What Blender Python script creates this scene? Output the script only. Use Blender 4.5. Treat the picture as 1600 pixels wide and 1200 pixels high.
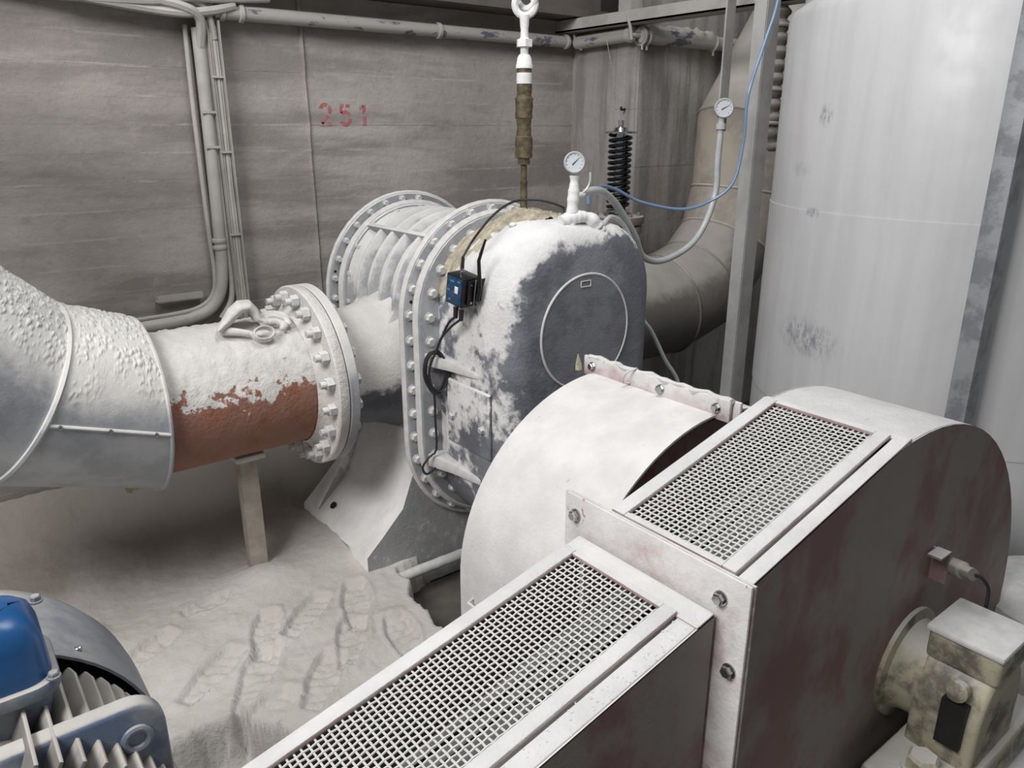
import bpy, bmesh, math, random
from mathutils import Vector, Matrix, noise
random.seed(7)
for o in list(bpy.data.objects): bpy.data.objects.remove(o)
SC = bpy.context.scene
COL = SC.collection
R = math.radians
PI = math.pi

# ------------------------------------------------------------------ camera, world, lights, exposure
cam = bpy.data.cameras.new('camera'); cam.sensor_fit = 'HORIZONTAL'; cam.sensor_width = 36.0
cam.lens = 27.0; cam.clip_start = 0.02
co = bpy.data.objects.new('camera', cam); COL.objects.link(co)
co.location = (0, 0, 1.7); co.rotation_euler = (R(90 - 18.4), 0, R(-38))
SC.camera = co

world = bpy.data.worlds.new('world'); SC.world = world; world.use_nodes = True
wb = world.node_tree.nodes['Background']; wb.inputs[0].default_value = (0.93, 0.97, 1.0, 1); wb.inputs[1].default_value = 0.2

def area(name, loc, target, sx, sy, power, col=(1, 1, 1)):
    l = bpy.data.lights.new(name, 'AREA'); l.shape = 'RECTANGLE'; l.size = sx; l.size_y = sy; l.energy = power; l.color = col
    o = bpy.data.objects.new(name, l); COL.objects.link(o); o.location = loc
    o.rotation_euler = (Vector(target) - Vector(loc)).to_track_quat('-Z', 'Y').to_euler()
    return o
area('unseen_lamp', (-1.7, 0.95, 3.7), (1.5, 2.3, 0.8), 2.0, 1.2, 140, (1.0, 0.99, 0.985))
area('unseen_lamp', (1.2, 1.5, 4.1), (1.5, 1.7, 0), 1.4, 1.2, 46, (0.97, 0.985, 1.0))  # weaker unseen light, added overhead to brighten the top surfaces

vs = SC.view_settings
vs.view_transform = 'Standard'; vs.look = 'None'; vs.exposure = 0.0; vs.gamma = 1.0; vs.use_curve_mapping = False

# ------------------------------------------------------------------ helpers
def lin(r, g, b):
    f = lambda c: (c / 255 / 12.92) if c / 255 <= 0.04045 else ((c / 255 + 0.055) / 1.055) ** 2.4
    return (f(r), f(g), f(b), 1.0)

class NT:
    def __init__(s, name):
        s.m = bpy.data.materials.new(name); s.m.use_nodes = True
        s.t = s.m.node_tree; s.b = s.t.nodes['Principled BSDF']; s._pos = None
    def n(s, typ, **kw):
        nd = s.t.nodes.new('ShaderNode' + typ)
        for k, v in kw.items(): setattr(nd, k, v)
        return nd
    def link(s, a, b): s.t.links.new(a, b)
    def inp(s, sock, v):
        if hasattr(v, 'is_output'): s.link(v, sock)
        else: sock.default_value = v
    def pos(s):
        if not s._pos: s._pos = s.n('NewGeometry')
        return s._pos.outputs['Position']
    def nz(s):
        s.pos(); sp = s.n('SeparateXYZ'); s.link(s._pos.outputs['Normal'], sp.inputs[0]); return sp.outputs[2]
    def xyz(s):
        sp = s.n('SeparateXYZ'); s.link(s.pos(), sp.inputs[0]); return sp.outputs
    def noise(s, scale, detail=4, rough=0.6, vec=None, dist=0.0):
        nd = s.n('TexNoise'); nd.inputs['Scale'].default_value = scale; nd.inputs['Detail'].default_value = detail
        nd.inputs['Roughness'].default_value = rough; nd.inputs['Distortion'].default_value = dist
        s.link(vec if vec is not None else s.pos(), nd.inputs['Vector']); return nd.outputs['Fac']
    def scaled(s, v):
        m = s.n('VectorMath', operation='MULTIPLY'); s.link(s.pos(), m.inputs[0]); m.inputs[1].default_value = v; return m.outputs[0]
    def math(s, op, a, b=0.0):
        m = s.n('Math', operation=op); s.inp(m.inputs[0], a); s.inp(m.inputs[1], b); return m.outputs[0]
    def ramp(s, v, lo, hi, a=0.0, b=1.0):
        m = s.n('MapRange', interpolation_type='SMOOTHSTEP'); s.inp(m.inputs[0], v)
        m.inputs[1].default_value = lo; m.inputs[2].default_value = hi; m.inputs[3].default_value = a; m.inputs[4].default_value = b
        return m.outputs[0]
    def mix(s, f, a, b):
        m = s.n('Mix', data_type='RGBA'); s.inp(m.inputs[0], f); s.inp(m.inputs[6], a); s.inp(m.inputs[7], b); return m.outputs[2]
    def bump(s, h, strength=0.3, dist=0.005):
        b = s.n('Bump'); b.inputs['Strength'].default_value = strength; b.inputs['Distance'].default_value = dist
        s.link(h, b.inputs['Height']); s.link(b.outputs[0], s.b.inputs['Normal'])
    def out(s, col, rough=0.8, metal=0.0):
        s.inp(s.b.inputs['Base Color'], col); s.inp(s.b.inputs['Roughness'], rough); s.inp(s.b.inputs['Metallic'], metal)
        return s.m

DUST = lin(222, 219, 215)
def dusty(name, base, base2=None, dust=DUST, lo=0.2, hi=0.6, a=0.8, b=0.3, s1=4, s2=30, rough=0.5, metal=0.0,
          film=0.15, pscale=5, plo=.4, phi=.6, bump=0.25, bdist=0.004, bscale=120, stretch=None, kz=1.0, kx=0.0, spot=None):
    N = NT(name)
    n1 = N.noise(s1, 5, 0.65); n2 = N.noise(s2, 4, 0.6)
    v = N.math('ADD', N.math('MULTIPLY', N.nz(), kz), N.math('ADD', N.math('MULTIPLY', N.math('SUBTRACT', n1, 0.5), a), N.math('MULTIPLY', N.math('SUBTRACT', n2, 0.5), b)))
    if kx:
        sp = N.n('SeparateXYZ'); N.link(N._pos.outputs['Normal'], sp.inputs[0]); v = N.math('ADD', v, N.math('MULTIPLY', sp.outputs[0], -kx))
    df = N.ramp(v, lo, hi)
    df = N.math('MAXIMUM', df, film)
    col = base
    if base2 is not None:
        vec = N.scaled(stretch) if stretch else None
        col = N.mix(N.ramp(N.noise(pscale, 5, 0.65, vec), plo, phi), base, base2)
    dn = N.noise(9, 4, 0.6)
    dc = N.mix(N.ramp(dn, .3, .7), dust, tuple(c * 0.86 for c in dust[:3]) + (1,))
    col = N.mix(df, col, dc)
    if spot: col = N.mix(N.math('MULTIPLY', N.ramp(N.noise(spot[1], 4, .6, N.scaled((1, 1.8, 1))), spot[2], spot[2] + .05, 0, .85), N.ramp(N.noise(4.5, 3), .48, .62)), col, spot[0])
    if bump: N.bump(N.math('ADD', N.noise(bscale, 5, 0.7), N.math('MULTIPLY', N.noise(bscale / 4, 3), 1.5)), bump, bdist)
    return N.out(col, N.math('MAXIMUM', N.math('MULTIPLY', df, 0.9), rough), N.math('MULTIPLY', N.math('SUBTRACT', 1.0, df), metal))

def plain(name, col, rough=0.6, metal=0.0, var=0.12, scale=20, bump=0.0):
    N = NT(name)
    n = N.ramp(N.noise(scale, 4), .3, .7)
    c = N.mix(n, col, tuple(max(0, x * (1 - var * 2)) for x in col[:3]) + (1,))
    if bump: N.bump(N.noise(scale * 6, 4), bump, .002)
    return N.out(c, rough, metal)

class MB:
    def __init__(s): s.v = []; s.f = []
    def add(s, vs, fs):
        o = len(s.v); s.v += [tuple(p) for p in vs]; s.f += [[i + o for i in f] for f in fs]; return s
    def box(s, x0, x1, y0, y1, z0, z1, M=None):
        vs = [Vector((x, y, z)) for x in (x0, x1) for y in (y0, y1) for z in (z0, z1)]
        if M is not None: vs = [M @ p for p in vs]
        return s.add(vs, [(0, 1, 3, 2), (4, 6, 7, 5), (0, 4, 5, 1), (2, 3, 7, 6), (0, 2, 6, 4), (1, 5, 7, 3)])
    def loft(s, loops, cap0=True, cap1=True, closed=True):
        n = len(loops[0]); vs = [p for l in loops for p in l]; fs = []
        for k in range(len(loops) - 1):
            for i in range(n if closed else n - 1):
                j = (i + 1) % n
                fs.append((k * n + i, k * n + j, (k + 1) * n + j, (k + 1) * n + i))
        if cap0: fs.append(tuple(range(n - 1, -1, -1)))
        if cap1: fs.append(tuple(range((len(loops) - 1) * n, len(loops) * n)))
        return s.add(vs, fs)
    def prismY(s, poly, y0, y1): return s.loft([[(x, y0, z) for x, z in poly], [(x, y1, z) for x, z in poly]])
    def lathe(s, prof, org, axis, n=24, cap0=True, cap1=True):
        a = Vector(axis).normalized(); u = a.orthogonal().normalized(); w = a.cross(u); org = Vector(org)
        return s.loft([[org + a * h + (u * math.cos(t) + w * math.sin(t)) * r for t in [2 * PI * i / n for i in range(n)]] for r, h in prof], cap0, cap1)
    def cyl(s, p, q, r, n=16, r2=None, cap=True):
        p = Vector(p); q = Vector(q); d = q - p
        return s.lathe([(r, 0), (r if r2 is None else r2, d.length)], p, d, n, cap, cap)
    def tube(s, pts, r, n=8, cap=True, closed=False):
        pts = [Vector(p) for p in pts]; m = len(pts); rr = r if isinstance(r, (list, tuple)) else [r] * m
        T = []
        for i in range(m):
            a = pts[i - 1] if (i > 0 or closed) else pts[i]; b = pts[(i + 1) % m] if (i < m - 1 or closed) else pts[i]
            T.append((b - a).normalized())
        u = T[0].orthogonal().normalized(); loops = []
        for i in range(m):
            u = (u - T[i] * u.dot(T[i])).normalized(); w = T[i].cross(u)
            loops.append([pts[i] + (u * math.cos(2 * PI * k / n) + w * math.sin(2 * PI * k / n)) * rr[i] for k in range(n)])
        if closed: loops.append(loops[0]); cap = False
        return s.loft(loops, cap, cap)
    def torus(s, c, axis, Rr, r, n=32, k=8):
        a = Vector(axis).normalized(); u = a.orthogonal().normalized(); w = a.cross(u); c = Vector(c)
        return s.tube([c + (u * math.cos(2 * PI * i / n) + w * math.sin(2 * PI * i / n)) * Rr for i in range(n)], r, k, closed=True)
    def sphere(s, c, r, n=12, sc=(1, 1, 1)):
        c = Vector(c); L = []
        for i in range(1, n): 
            t = PI * i / n
            L.append([c + Vector((math.sin(t) * math.cos(2 * PI * k / (2 * n)) * r * sc[0], math.sin(t) * math.sin(2 * PI * k / (2 * n)) * r * sc[1], -math.cos(t) * r * sc[2])) for k in range(2 * n)])
        return s.loft(L)
    def mesh(s, name, mat, smooth=True, bevel=0.0, ang=38, segs=2):
        me = bpy.data.meshes.new(name); me.from_pydata(s.v, [], s.f); me.update()
        bm = bmesh.new(); bm.from_mesh(me); bmesh.ops.remove_doubles(bm, verts=bm.verts, dist=1e-6)
        bmesh.ops.recalc_face_normals(bm, faces=bm.faces)
        if bevel:
            es = [e for e in bm.edges if len(e.link_faces) == 2 and e.calc_face_angle(0) > R(30)]
            bmesh.ops.bevel(bm, geom=es, offset=bevel, segments=segs, affect='EDGES', profile=0.5, clamp_overlap=True)
        bm.to_mesh(me); bm.free()
        if mat: me.materials.append(mat)
        if smooth:
            me.polygons.foreach_set('use_smooth', [True] * len(me.polygons)); me.set_sharp_from_angle(angle=R(ang))
        me.update(); return me
    def obj(s, name, mat, parent=None, smooth=True, bevel=0.0, ang=38, segs=2):
        return link(name, s.mesh(name, mat, smooth, bevel, ang, segs), parent)

def link(name, me, parent=None, loc=None, rot=None, scale=None):
    o = bpy.data.objects.new(name, me); COL.objects.link(o)
    base = Vector(loc) if loc is not None else Vector((0, 0, 0))
    if parent is not None:
        o.parent = parent; p = parent; off = Vector((0, 0, 0))
        while p is not None: off += p.location; p = p.parent
        base = base - off
    o.location = base
    if rot is not None: o.rotation_euler = rot
    if scale is not None: o.scale = scale
    return o
def tag(o, label=None, cat=None, group=None, kind=None):
    if label: o['label'] = label
    if cat: o['category'] = cat
    if group: o['group'] = group
    if kind: o['kind'] = kind
    return o
def thing(name, loc, label, cat, group=None):
    o = bpy.data.objects.new(name, None); COL.objects.link(o); o.location = loc; o.empty_display_size = 0.1
    return tag(o, label, cat, group)
def spline(P, k=8):
    P = [Vector(p) for p in P]; out = []
    for i in range(len(P) - 1):
        p0 = P[max(i - 1, 0)]; p1 = P[i]; p2 = P[i + 1]; p3 = P[min(i + 2, len(P) - 1)]
        for j in range(k):
            t = j / k
            out.append(0.5 * ((2 * p1) + (p2 - p0) * t + (2 * p0 - 5 * p1 + 4 * p2 - p3) * t * t + (3 * p1 - p0 - 3 * p2 + p3) * t ** 3))
    out.append(P[-1]); return out
def fbm(x, y, z, o=4): return noise.fractal(Vector((x, y, z)), 1.0, 2.0, o)
def sstep(a, b, x):
    t = max(0.0, min(1.0, (x - a) / (b - a))); return t * t * (3 - 2 * t)
def hexbolt(name, mat, r=0.017, h=0.014, washer=True):
    """bolt head pointing to -Y, base in plane y=0"""
    m = MB()
    if washer: m.cyl((0, 0, 0), (0, -0.003, 0), r * 1.22, 16)
    rot = R(15)
    L = lambda rr, y: [(rr * math.cos(PI / 3 * i + rot), y, rr * math.sin(PI / 3 * i + rot)) for i in range(6)]
    m.loft([L(r, -0.003), L(r, -h), L(r * 0.8, -h - r * 0.2)])
    return m.mesh(name, mat, True, 0, 25)

# ------------------------------------------------------------------ materials
def wall_mat(name, c1, c2, c3, vert=False):
    N = NT(name)
    n1 = N.noise(1.3, 6, 0.6); n2 = N.noise(9, 5, 0.7); n3 = N.noise(1.0, 5, .6, N.scaled((1.2, 1.2, 7)) if not vert else N.scaled((9, 9, 1.0)))
    c = N.mix(N.ramp(n1, .35, .65), c1, c2)
    c = N.mix(N.math('MULTIPLY', N.ramp(n3, .42, .62), .75), c, c3)
    c = N.mix(N.ramp(N.noise(14, 6, .8), .5, .72, 0, .4), c, c3)
    c = N.mix(N.math('MULTIPLY', N.ramp(n2, .55, .8), .35), c, lin(196, 190, 184))
    if not vert:
        zz = N.math('ADD', N.xyz()[2], N.math('MULTIPLY', N.noise(2.5, 3), .012))
        ph = N.math('ABSOLUTE', N.math('SUBTRACT', N.math('FRACT', N.math('DIVIDE', N.math('ADD', zz, .3), .112)), .05))
        c = N.mix(N.math('MULTIPLY', N.ramp(ph, .05, .015), N.ramp(N.noise(3.5, 5, .7), .42, .62, 0, .6)), c, lin(190, 185, 180))
    fl_ = N.noise(26, 4, .7); c = N.mix(N.ramp(fl_, .66, .74, 0, .35), c, lin(120, 114, 110))
    N.bump(N.math('ADD', N.noise(45, 6, .75), N.math('MULTIPLY', n2, 2.0)), .5, .006)
    return N.out(c, .92)
M_wall = wall_mat('wall_concrete', lin(180, 173, 167), lin(158, 151, 146), lin(130, 124, 120))
M_pier = wall_mat('pier_concrete', lin(180, 175, 171), lin(158, 152, 149), lin(126, 121, 118), True)
M_fl = plain('pit_floor', lin(98, 93, 88), .9, 0, .2, 6, .3)
M_dark = plain('grimy_ceiling', lin(62, 58, 54), .9, 0, .2, 3)
M_beam = dusty('beam_steel', lin(88, 80, 72), lin(70, 62, 55), dust=lin(180, 174, 165), lo=.3, hi=.7, rough=.7)
M_cond = dusty('conduit_grey', lin(176, 172, 167), lin(160, 156, 151), dust=lin(205, 200, 194), lo=.0, hi=.8, rough=.75, bump=.15)
M_tray = dusty('tray_grey', lin(172, 168, 163), lin(152, 148, 144), dust=lin(205, 200, 194), lo=.0, hi=.8, rough=.7, bump=.15)
M_wpipe = dusty('painted_pipe', lin(172, 168, 164), lin(84, 89, 102), dust=lin(196, 190, 184), lo=.35, hi=.7, a=.9, pscale=11, plo=.54, phi=.60, rough=.55, film=.08, bump=.2, stretch=(.6, .6, 1.4))
M_red = None
def mk_red():
    N = NT('stencil_paint'); n = N.noise(38, 5, .7)
    c = N.mix(N.ramp(n, .47, .68), lin(176, 96, 98), lin(156, 145, 140)); return N.out(c, .9)
M_red = mk_red()
M_fdust = None
def mk_floor():
    N = NT('floor_dust')
    c = N.mix(N.ramp(N.noise(2.2, 5), .35, .65), lin(206, 201, 195), lin(190, 185, 178))
    c = N.mix(N.ramp(N.noise(60, 5, .8), .62, .74), c, lin(150, 140, 128))
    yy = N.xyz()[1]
    c = N.mix(N.math('MULTIPLY', N.ramp(N.math('ADD', yy, N.math('MULTIPLY', N.noise(3, 4), .5)), 3.0, 3.4), .75), c, lin(132, 122, 113))  # darker brown towards the wall: shade below the pipe put into the dust colour
    N.bump(N.math('ADD', N.noise(70, 6, .75), N.math('MULTIPLY', N.noise(22, 4), 1.5)), .6, .008)
    return N.out(c, .96)
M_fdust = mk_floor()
M_blow = dusty('blower_paint', lin(96, 101, 112), lin(120, 124, 132), lo=.12, hi=.38, a=1.3, b=.5, s1=5.5, s2=40, film=.1, rough=.5, pscale=7, bump=.35)
M_bclean = dusty('blower_flange_paint', lin(112, 116, 124), lin(146, 149, 154), lo=.3, hi=.6, a=.9, b=.5, s1=7, film=.18, rough=.55, bump=.25)
M_bcase = dusty('blower_casing_dust', lin(118, 122, 130), lin(142, 145, 150), dust=lin(216, 214, 211), lo=-.12, hi=.3, a=1.2, b=.4, s1=6, film=.3, rough=.7, bump=.3)
M_bnozz = dusty('nozzle_paint', lin(66, 70, 80), lin(90, 94, 104), dust=lin(212, 208, 203), lo=-.28, hi=-.08, a=.5, b=.4, s1=7, film=.06, rough=.5, bump=.45)
M_gear = dusty('gear_cover_paint', lin(76, 80, 92), lin(116, 120, 130), dust=lin(232, 230, 228), lo=.26, hi=.56, a=1.7, b=.9, s1=4.2, s2=24, film=.1, rough=.42, pscale=5, plo=.40, phi=.64, bump=.5, bscale=90, kz=.95, kx=.42)
M_plate = dusty('cover_plate_paint', lin(82, 84, 94), lin(112, 114, 122), dust=lin(220, 218, 216), lo=.2, hi=.8, a=1.7, b=.6, s1=6, film=.1, rough=.5, pscale=5, bump=.35)
M_rim = plain('dust_rim', lin(214, 212, 209), .9, 0, .08, 30, .2)
M_bolt = dusty('bolt_dust', lin(176, 178, 181), lin(150, 152, 156), dust=lin(224, 222, 218), lo=-.2, hi=.5, rough=.6, bump=.2, film=.35)
M_crust = plain('tan_crust', lin(196, 186, 164), .97, 0, .22, 34, .9)
M_white = plain('white_crust', lin(238, 237, 235), .95, 0, .05, 40, .8)
M_rust = dusty('rusty_pipe', lin(142, 98, 82), lin(138, 84, 50), dust=lin(224, 220, 215), lo=.10, hi=.18, a=1.35, b=.6, s1=8, s2=45, film=.04, rough=.75, pscale=9, plo=.45, phi=.68, bump=.6, bdist=.006, bscale=70, kz=.75)
M_flg = dusty('flange_dust', lin(190, 184, 176), lin(214, 209, 203), dust=lin(224, 220, 215), lo=-.6, hi=.2, a=.6, b=.5, rough=.85, film=.3, bump=.7, bdist=.006, bscale=60)
M_bflg = dusty('blower_port_flange', lin(150, 154, 160), lin(122, 126, 134), dust=lin(220, 217, 213), lo=.0, hi=.4, rough=.6, film=.2, bump=.3)
M_clad = dusty('cladding', lin(172, 176, 182), lin(142, 147, 155), dust=lin(232, 229, 224), lo=-.12, hi=.34, a=.5, b=.3, s1=5, film=.12, rough=.42, metal=.3, pscale=4, bump=.3, bdist=.003, bscale=110)
M_post = plain('wood_post', lin(192, 182, 170), .9, 0, .15, 14, .3)
M_glove = plain('glove_cloth', lin(224, 220, 214), .97, 0, .1, 25, .5)
M_foot = dusty('foot_paint', lin(122, 124, 128), lin(142, 142, 144), dust=lin(234, 232, 229), lo=-.05, hi=.2, a=.3, b=.3, film=.2, rough=.7, bump=.35)
M_drum = dusty('drum_dust', lin(124, 92, 90), lin(110, 98, 94), dust=lin(224, 221, 219), lo=-.45, hi=-.2, a=.25, b=.6, s1=5, s2=34, film=.12, rough=.75, bump=.25, spot=(lin(172, 92, 100), 30, .66))
M_guard = dusty('guard_maroon', lin(108, 54, 56), lin(120, 109, 102), dust=lin(228, 225, 222), lo=.35, hi=.6, a=.3, b=.35, s1=6, s2=60, film=.12, rough=.6, pscale=3.2, plo=.40, phi=.55, bump=.25, stretch=(1.2, 1, .8))
M_gtop = dusty('guard_top_dust', lin(150, 110, 110), lin(190, 176, 172), dust=lin(214, 212, 210), lo=.1, hi=.4, a=.5, b=.9, s1=8, s2=45, film=.3, rough=.8, bump=.5, bdist=.003, bscale=140, spot=(lin(172, 92, 100), 44, .68))
M_gplate = dusty('guard_plate', lin(170, 120, 124), lin(196, 186, 184), dust=lin(224, 221, 219), lo=-.3, hi=.15, a=1.1, b=.5, s1=7, film=.35, rough=.75, bump=.3, spot=(lin(172, 92, 100), 26, .62))
M_mesh = plain('mesh_wire_dust', lin(212, 210, 207), .9, 0, .05, 40)
M_belt = plain('belt_rubber', lin(128, 126, 124), .7, 0, .15, 12)
M_in = plain('pulley_iron', lin(96, 92, 90), .7, .2, .2, 10)
M_tank = None
def mk_tank():
    N = NT('tank_sheet')
    st = N.noise(1.0, 5, .6, N.scaled((16, 16, 1.1)))
    c = N.mix(N.ramp(st, .35, .7), lin(198, 197, 197), lin(190, 189, 189))
    c = N.mix(N.math('MULTIPLY', N.ramp(N.noise(3.2, 6, .75, N.scaled((2, 2, 1))), .66, .74), .55), c, lin(126, 130, 140))
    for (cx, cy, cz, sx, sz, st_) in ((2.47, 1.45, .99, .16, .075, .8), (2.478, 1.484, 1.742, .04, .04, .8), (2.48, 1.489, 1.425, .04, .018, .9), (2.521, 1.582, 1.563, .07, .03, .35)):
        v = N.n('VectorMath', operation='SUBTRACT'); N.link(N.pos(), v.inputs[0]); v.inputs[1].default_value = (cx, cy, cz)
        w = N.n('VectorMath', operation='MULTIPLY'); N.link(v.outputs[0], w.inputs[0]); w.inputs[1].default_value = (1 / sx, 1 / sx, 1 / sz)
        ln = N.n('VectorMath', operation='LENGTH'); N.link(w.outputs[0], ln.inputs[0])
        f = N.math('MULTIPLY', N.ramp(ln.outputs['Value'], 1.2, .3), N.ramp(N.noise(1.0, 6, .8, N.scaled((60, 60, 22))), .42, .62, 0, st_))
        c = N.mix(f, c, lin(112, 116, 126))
    N.bump(N.noise(2.6, 3, .5), .25, .03)
    return N.out(c, N.ramp(N.noise(5, 4), .4, .7, .38, .62), .0)
M_tank = mk_tank()
M_col = dusty('column_grey', lin(168, 166, 163), lin(150, 148, 146), dust=lin(200, 197, 193), lo=.2, hi=.7, rough=.6, bump=.1)
M_galv = dusty('galvanised', lin(148, 150, 154), lin(112, 116, 122), dust=lin(190, 188, 185), lo=.2, hi=.7, rough=.5, metal=.3, pscale=11, plo=.45, phi=.6, bump=.1)
M_cream = dusty('duct_cream', lin(182, 172, 156), lin(152, 144, 134), dust=lin(200, 194, 186), lo=.1, hi=.6, rough=.75, film=.2, bump=.15)
M_duct = dusty('duct_grey', lin(116, 110, 104), lin(102, 97, 92), dust=lin(180, 174, 168), lo=.1, hi=.6, rough=.75, film=.2, bump=.15)
M_oil = plain('greasy_brown', lin(104, 92, 66), .55, 0, .28, 40, .8)
M_steel = plain('bright_steel', lin(190, 190, 190), .22, 1.0, .1, 30)
M_black = plain('black_plastic', lin(24, 24, 26), .42, 0, .1, 20)
M_cable = plain('black_cable', lin(40, 40, 43), .55, 0, .1, 20)
M_spring = plain('spring_steel', lin(46, 48, 52), .35, .7, .1, 20)
M_rflg = dusty('rusty_flange', lin(112, 90, 80), lin(84, 78, 74), dust=lin(196, 190, 184), lo=.6, hi=1.1, rough=.7, pscale=12)
M_dial = plain('dial_face', lin(214, 218, 222), .4, 0, .04, 5)
M_ink = plain('dial_ink', lin(40, 42, 48), .6)
M_blue = plain('blue_enamel', lin(34, 92, 150), .3, 0, .18, 7)
M_bscr = plain('blue_screen', lin(34, 74, 112), .3, 0, .3, 90)
M_hose = plain('clear_hose', lin(198, 200, 200), .25, 0, .06, 20)
M_bhose = plain('blue_hose', lin(120, 146, 178), .3, 0, .06, 20)
M_motor = dusty('motor_paint', lin(56, 86, 122), lin(124, 128, 134), dust=lin(186, 182, 176), lo=.55, hi=1.0, a=.8, rough=.45, pscale=6, plo=.42, phi=.6, film=.16, bump=.15)
M_cowl = dusty('cowl_grey', lin(112, 118, 128), lin(140, 144, 150), dust=lin(176, 172, 168), lo=.6, hi=1.1, rough=.5, pscale=4, film=.12, bump=.12)
M_fin = dusty('fin_dust', lin(104, 99, 95), lin(88, 86, 86), dust=lin(186, 180, 172), lo=.4, hi=.9, rough=.8, film=.2, bump=.1)
M_bear = dusty('bearing_cream', lin(172, 166, 142), lin(96, 90, 80), dust=lin(206, 202, 196), lo=.55, hi=.85, a=.5, rough=.6, pscale=9, plo=.44, phi=.62, film=.05, bump=.25)
M_grime = plain('black_grime', lin(30, 27, 26), .6, 0, .2, 20)

# ------------------------------------------------------------------ the setting
WY = 3.55
def make_wall():
    m = MB(); z = -0.3; i = 0
    cuts = [-3.0, -0.6, 1.57, 3.24]
    while z < 2.27:
        h = 0.112; z1 = min(z + h, 2.27)
        for k in range(3):
            off = random.uniform(-.0011, .0011) * (0.4 if k == 0 else 1.0)
            g = 0.0002
            m.box(cuts[k] + (.002 if k else 0), cuts[k + 1] - .002, WY + off, WY + .25, z + g, z1 - g)
        z = z1; i += 1
    m.box(-3, 3.24, WY + .0014, WY + .26, -.3, 2.27)
    w = m.obj('wall_back', M_wall, smooth=False); tag(w, kind='structure')
    j = MB(); pts = [(1.57 + .004 * fbm(3, 7, z * 6), WY - .001, z) for z in [-.2 + .02 * k for k in range(124)]]
    j.tube(pts, [.011 + .004 * abs(fbm(0, 1, p[2] * 9)) for p in pts], 6)
    j.obj('joint_ridge', M_wall, w)
    return w
wall = make_wall()
# stencilled number on the wall
def ribbon(m, pts, wd, y):
    P_ = [Vector((p[0], 0, p[1])) for p in pts]; L = []
    for i, p in enumerate(P_):
        t = (P_[min(i + 1, len(P_) - 1)] - P_[max(i - 1, 0)]).normalized(); nn = Vector((-t.z, 0, t.x)) * wd / 2
        L.append([(p.x - nn.x, y, p.z - nn.z), (p.x + nn.x, y, p.z + nn.z), (p.x + nn.x, y + .006, p.z + nn.z), (p.x - nn.x, y + .006, p.z - nn.z)])
    m.loft(L)
def arc(cx, cz, rx, rz, a0, a1, n=10): return [(cx + rx * math.cos(R(a0 + (a1 - a0) * i / n)), cz + rz * math.sin(R(a0 + (a1 - a0) * i / n))) for i in range(n + 1)]
def digits():
    y = WY - .0016; z = 1.712; H = .098
    m = MB(); x = 1.632
    ribbon(m, arc(x + .03, z + .07, .024, .024, 165, 65), .017, y); ribbon(m, arc(x + .03, z + .07, .024, .024, 45, -40), .019, y)
    ribbon(m, [(x + .044, z + .045), (x + .008, z + .012)], .016, y); ribbon(m, [(x + .004, z + .008), (x + .024, z + .008)], .016, y); ribbon(m, [(x + .034, z + .008), (x + .06, z + .008)], .016, y)
    m.obj('painted_digit', M_red, wall)
    m = MB(); x = 1.735
    ribbon(m, [(x + .004, z + .09), (x + .022, z + .09)], .015, y); ribbon(m, [(x + .032, z + .09), (x + .054, z + .09)], .015, y)
    ribbon(m, [(x + .008, z + .084), (x + .006, z + .056)], .014, y); ribbon(m, arc(x + .027, z + .034, .026, .027, 130, 20), .017, y); ribbon(m, arc(x + .027, z + .034, .026, .027, 0, -150), .017, y)
    m.obj('painted_digit', M_red, wall)
    m = MB(); x = 1.838
    ribbon(m, [(x + .026, z + .002), (x + .026, z + .044)], .019, y); ribbon(m, [(x + .026, z + .054), (x + .026, z + .098)], .019, y); ribbon(m, [(x + .002, z + .078), (x + .018, z + .092)], .013, y)
    m.obj('painted_digit', M_red, wall)
digits()
m = MB(); m.box(3.22, 6.5, 3.03, 4.2, -.3, 2.27)
for k in range(9): m.box(3.2185, 6.5, 3.0285 + .001 * (k % 2), 3.2, -.3 + k * .3, -.3 + k * .3 + .292)
tag(m.obj('wall_right', M_pier, smooth=False), kind='structure')
m = MB(); m.box(-4, 7.5, -1.2, 6.0, -.4, -.14); tag(m.obj('floor', M_fl, smooth=False), kind='structure')
m = MB(); m.box(-4, 7.5, 3.0, 6.0, 4.3, 4.4); tag(m.obj('ceiling', M_dark, smooth=False), kind='structure')
m = MB(); m.box(-4, 7.5, 5.2, 5.3, 2.0, 4.3); tag(m.obj('wall_upper', M_dark, smooth=False), kind='structure')
m = MB(); m.box(-3, 3.3, 3.36, 3.60, 2.272, 2.31); m.box(-3, 3.3, 3.42, 3.44, 2.31, 2.5); m.box(-3, 3.3, 3.36, 3.5, 2.5, 2.53)
tag(m.obj('trim_1', M_beam, smooth=False), kind='structure')
m = MB(); m.box(3.0, 7, 3.9, 4.0, 2.27, 2.6); m.box(4.2, 4.4, 2.9, 5, 2.3, 2.6); tag(m.obj('trim_2', M_dark, smooth=False), kind='structure')

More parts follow.
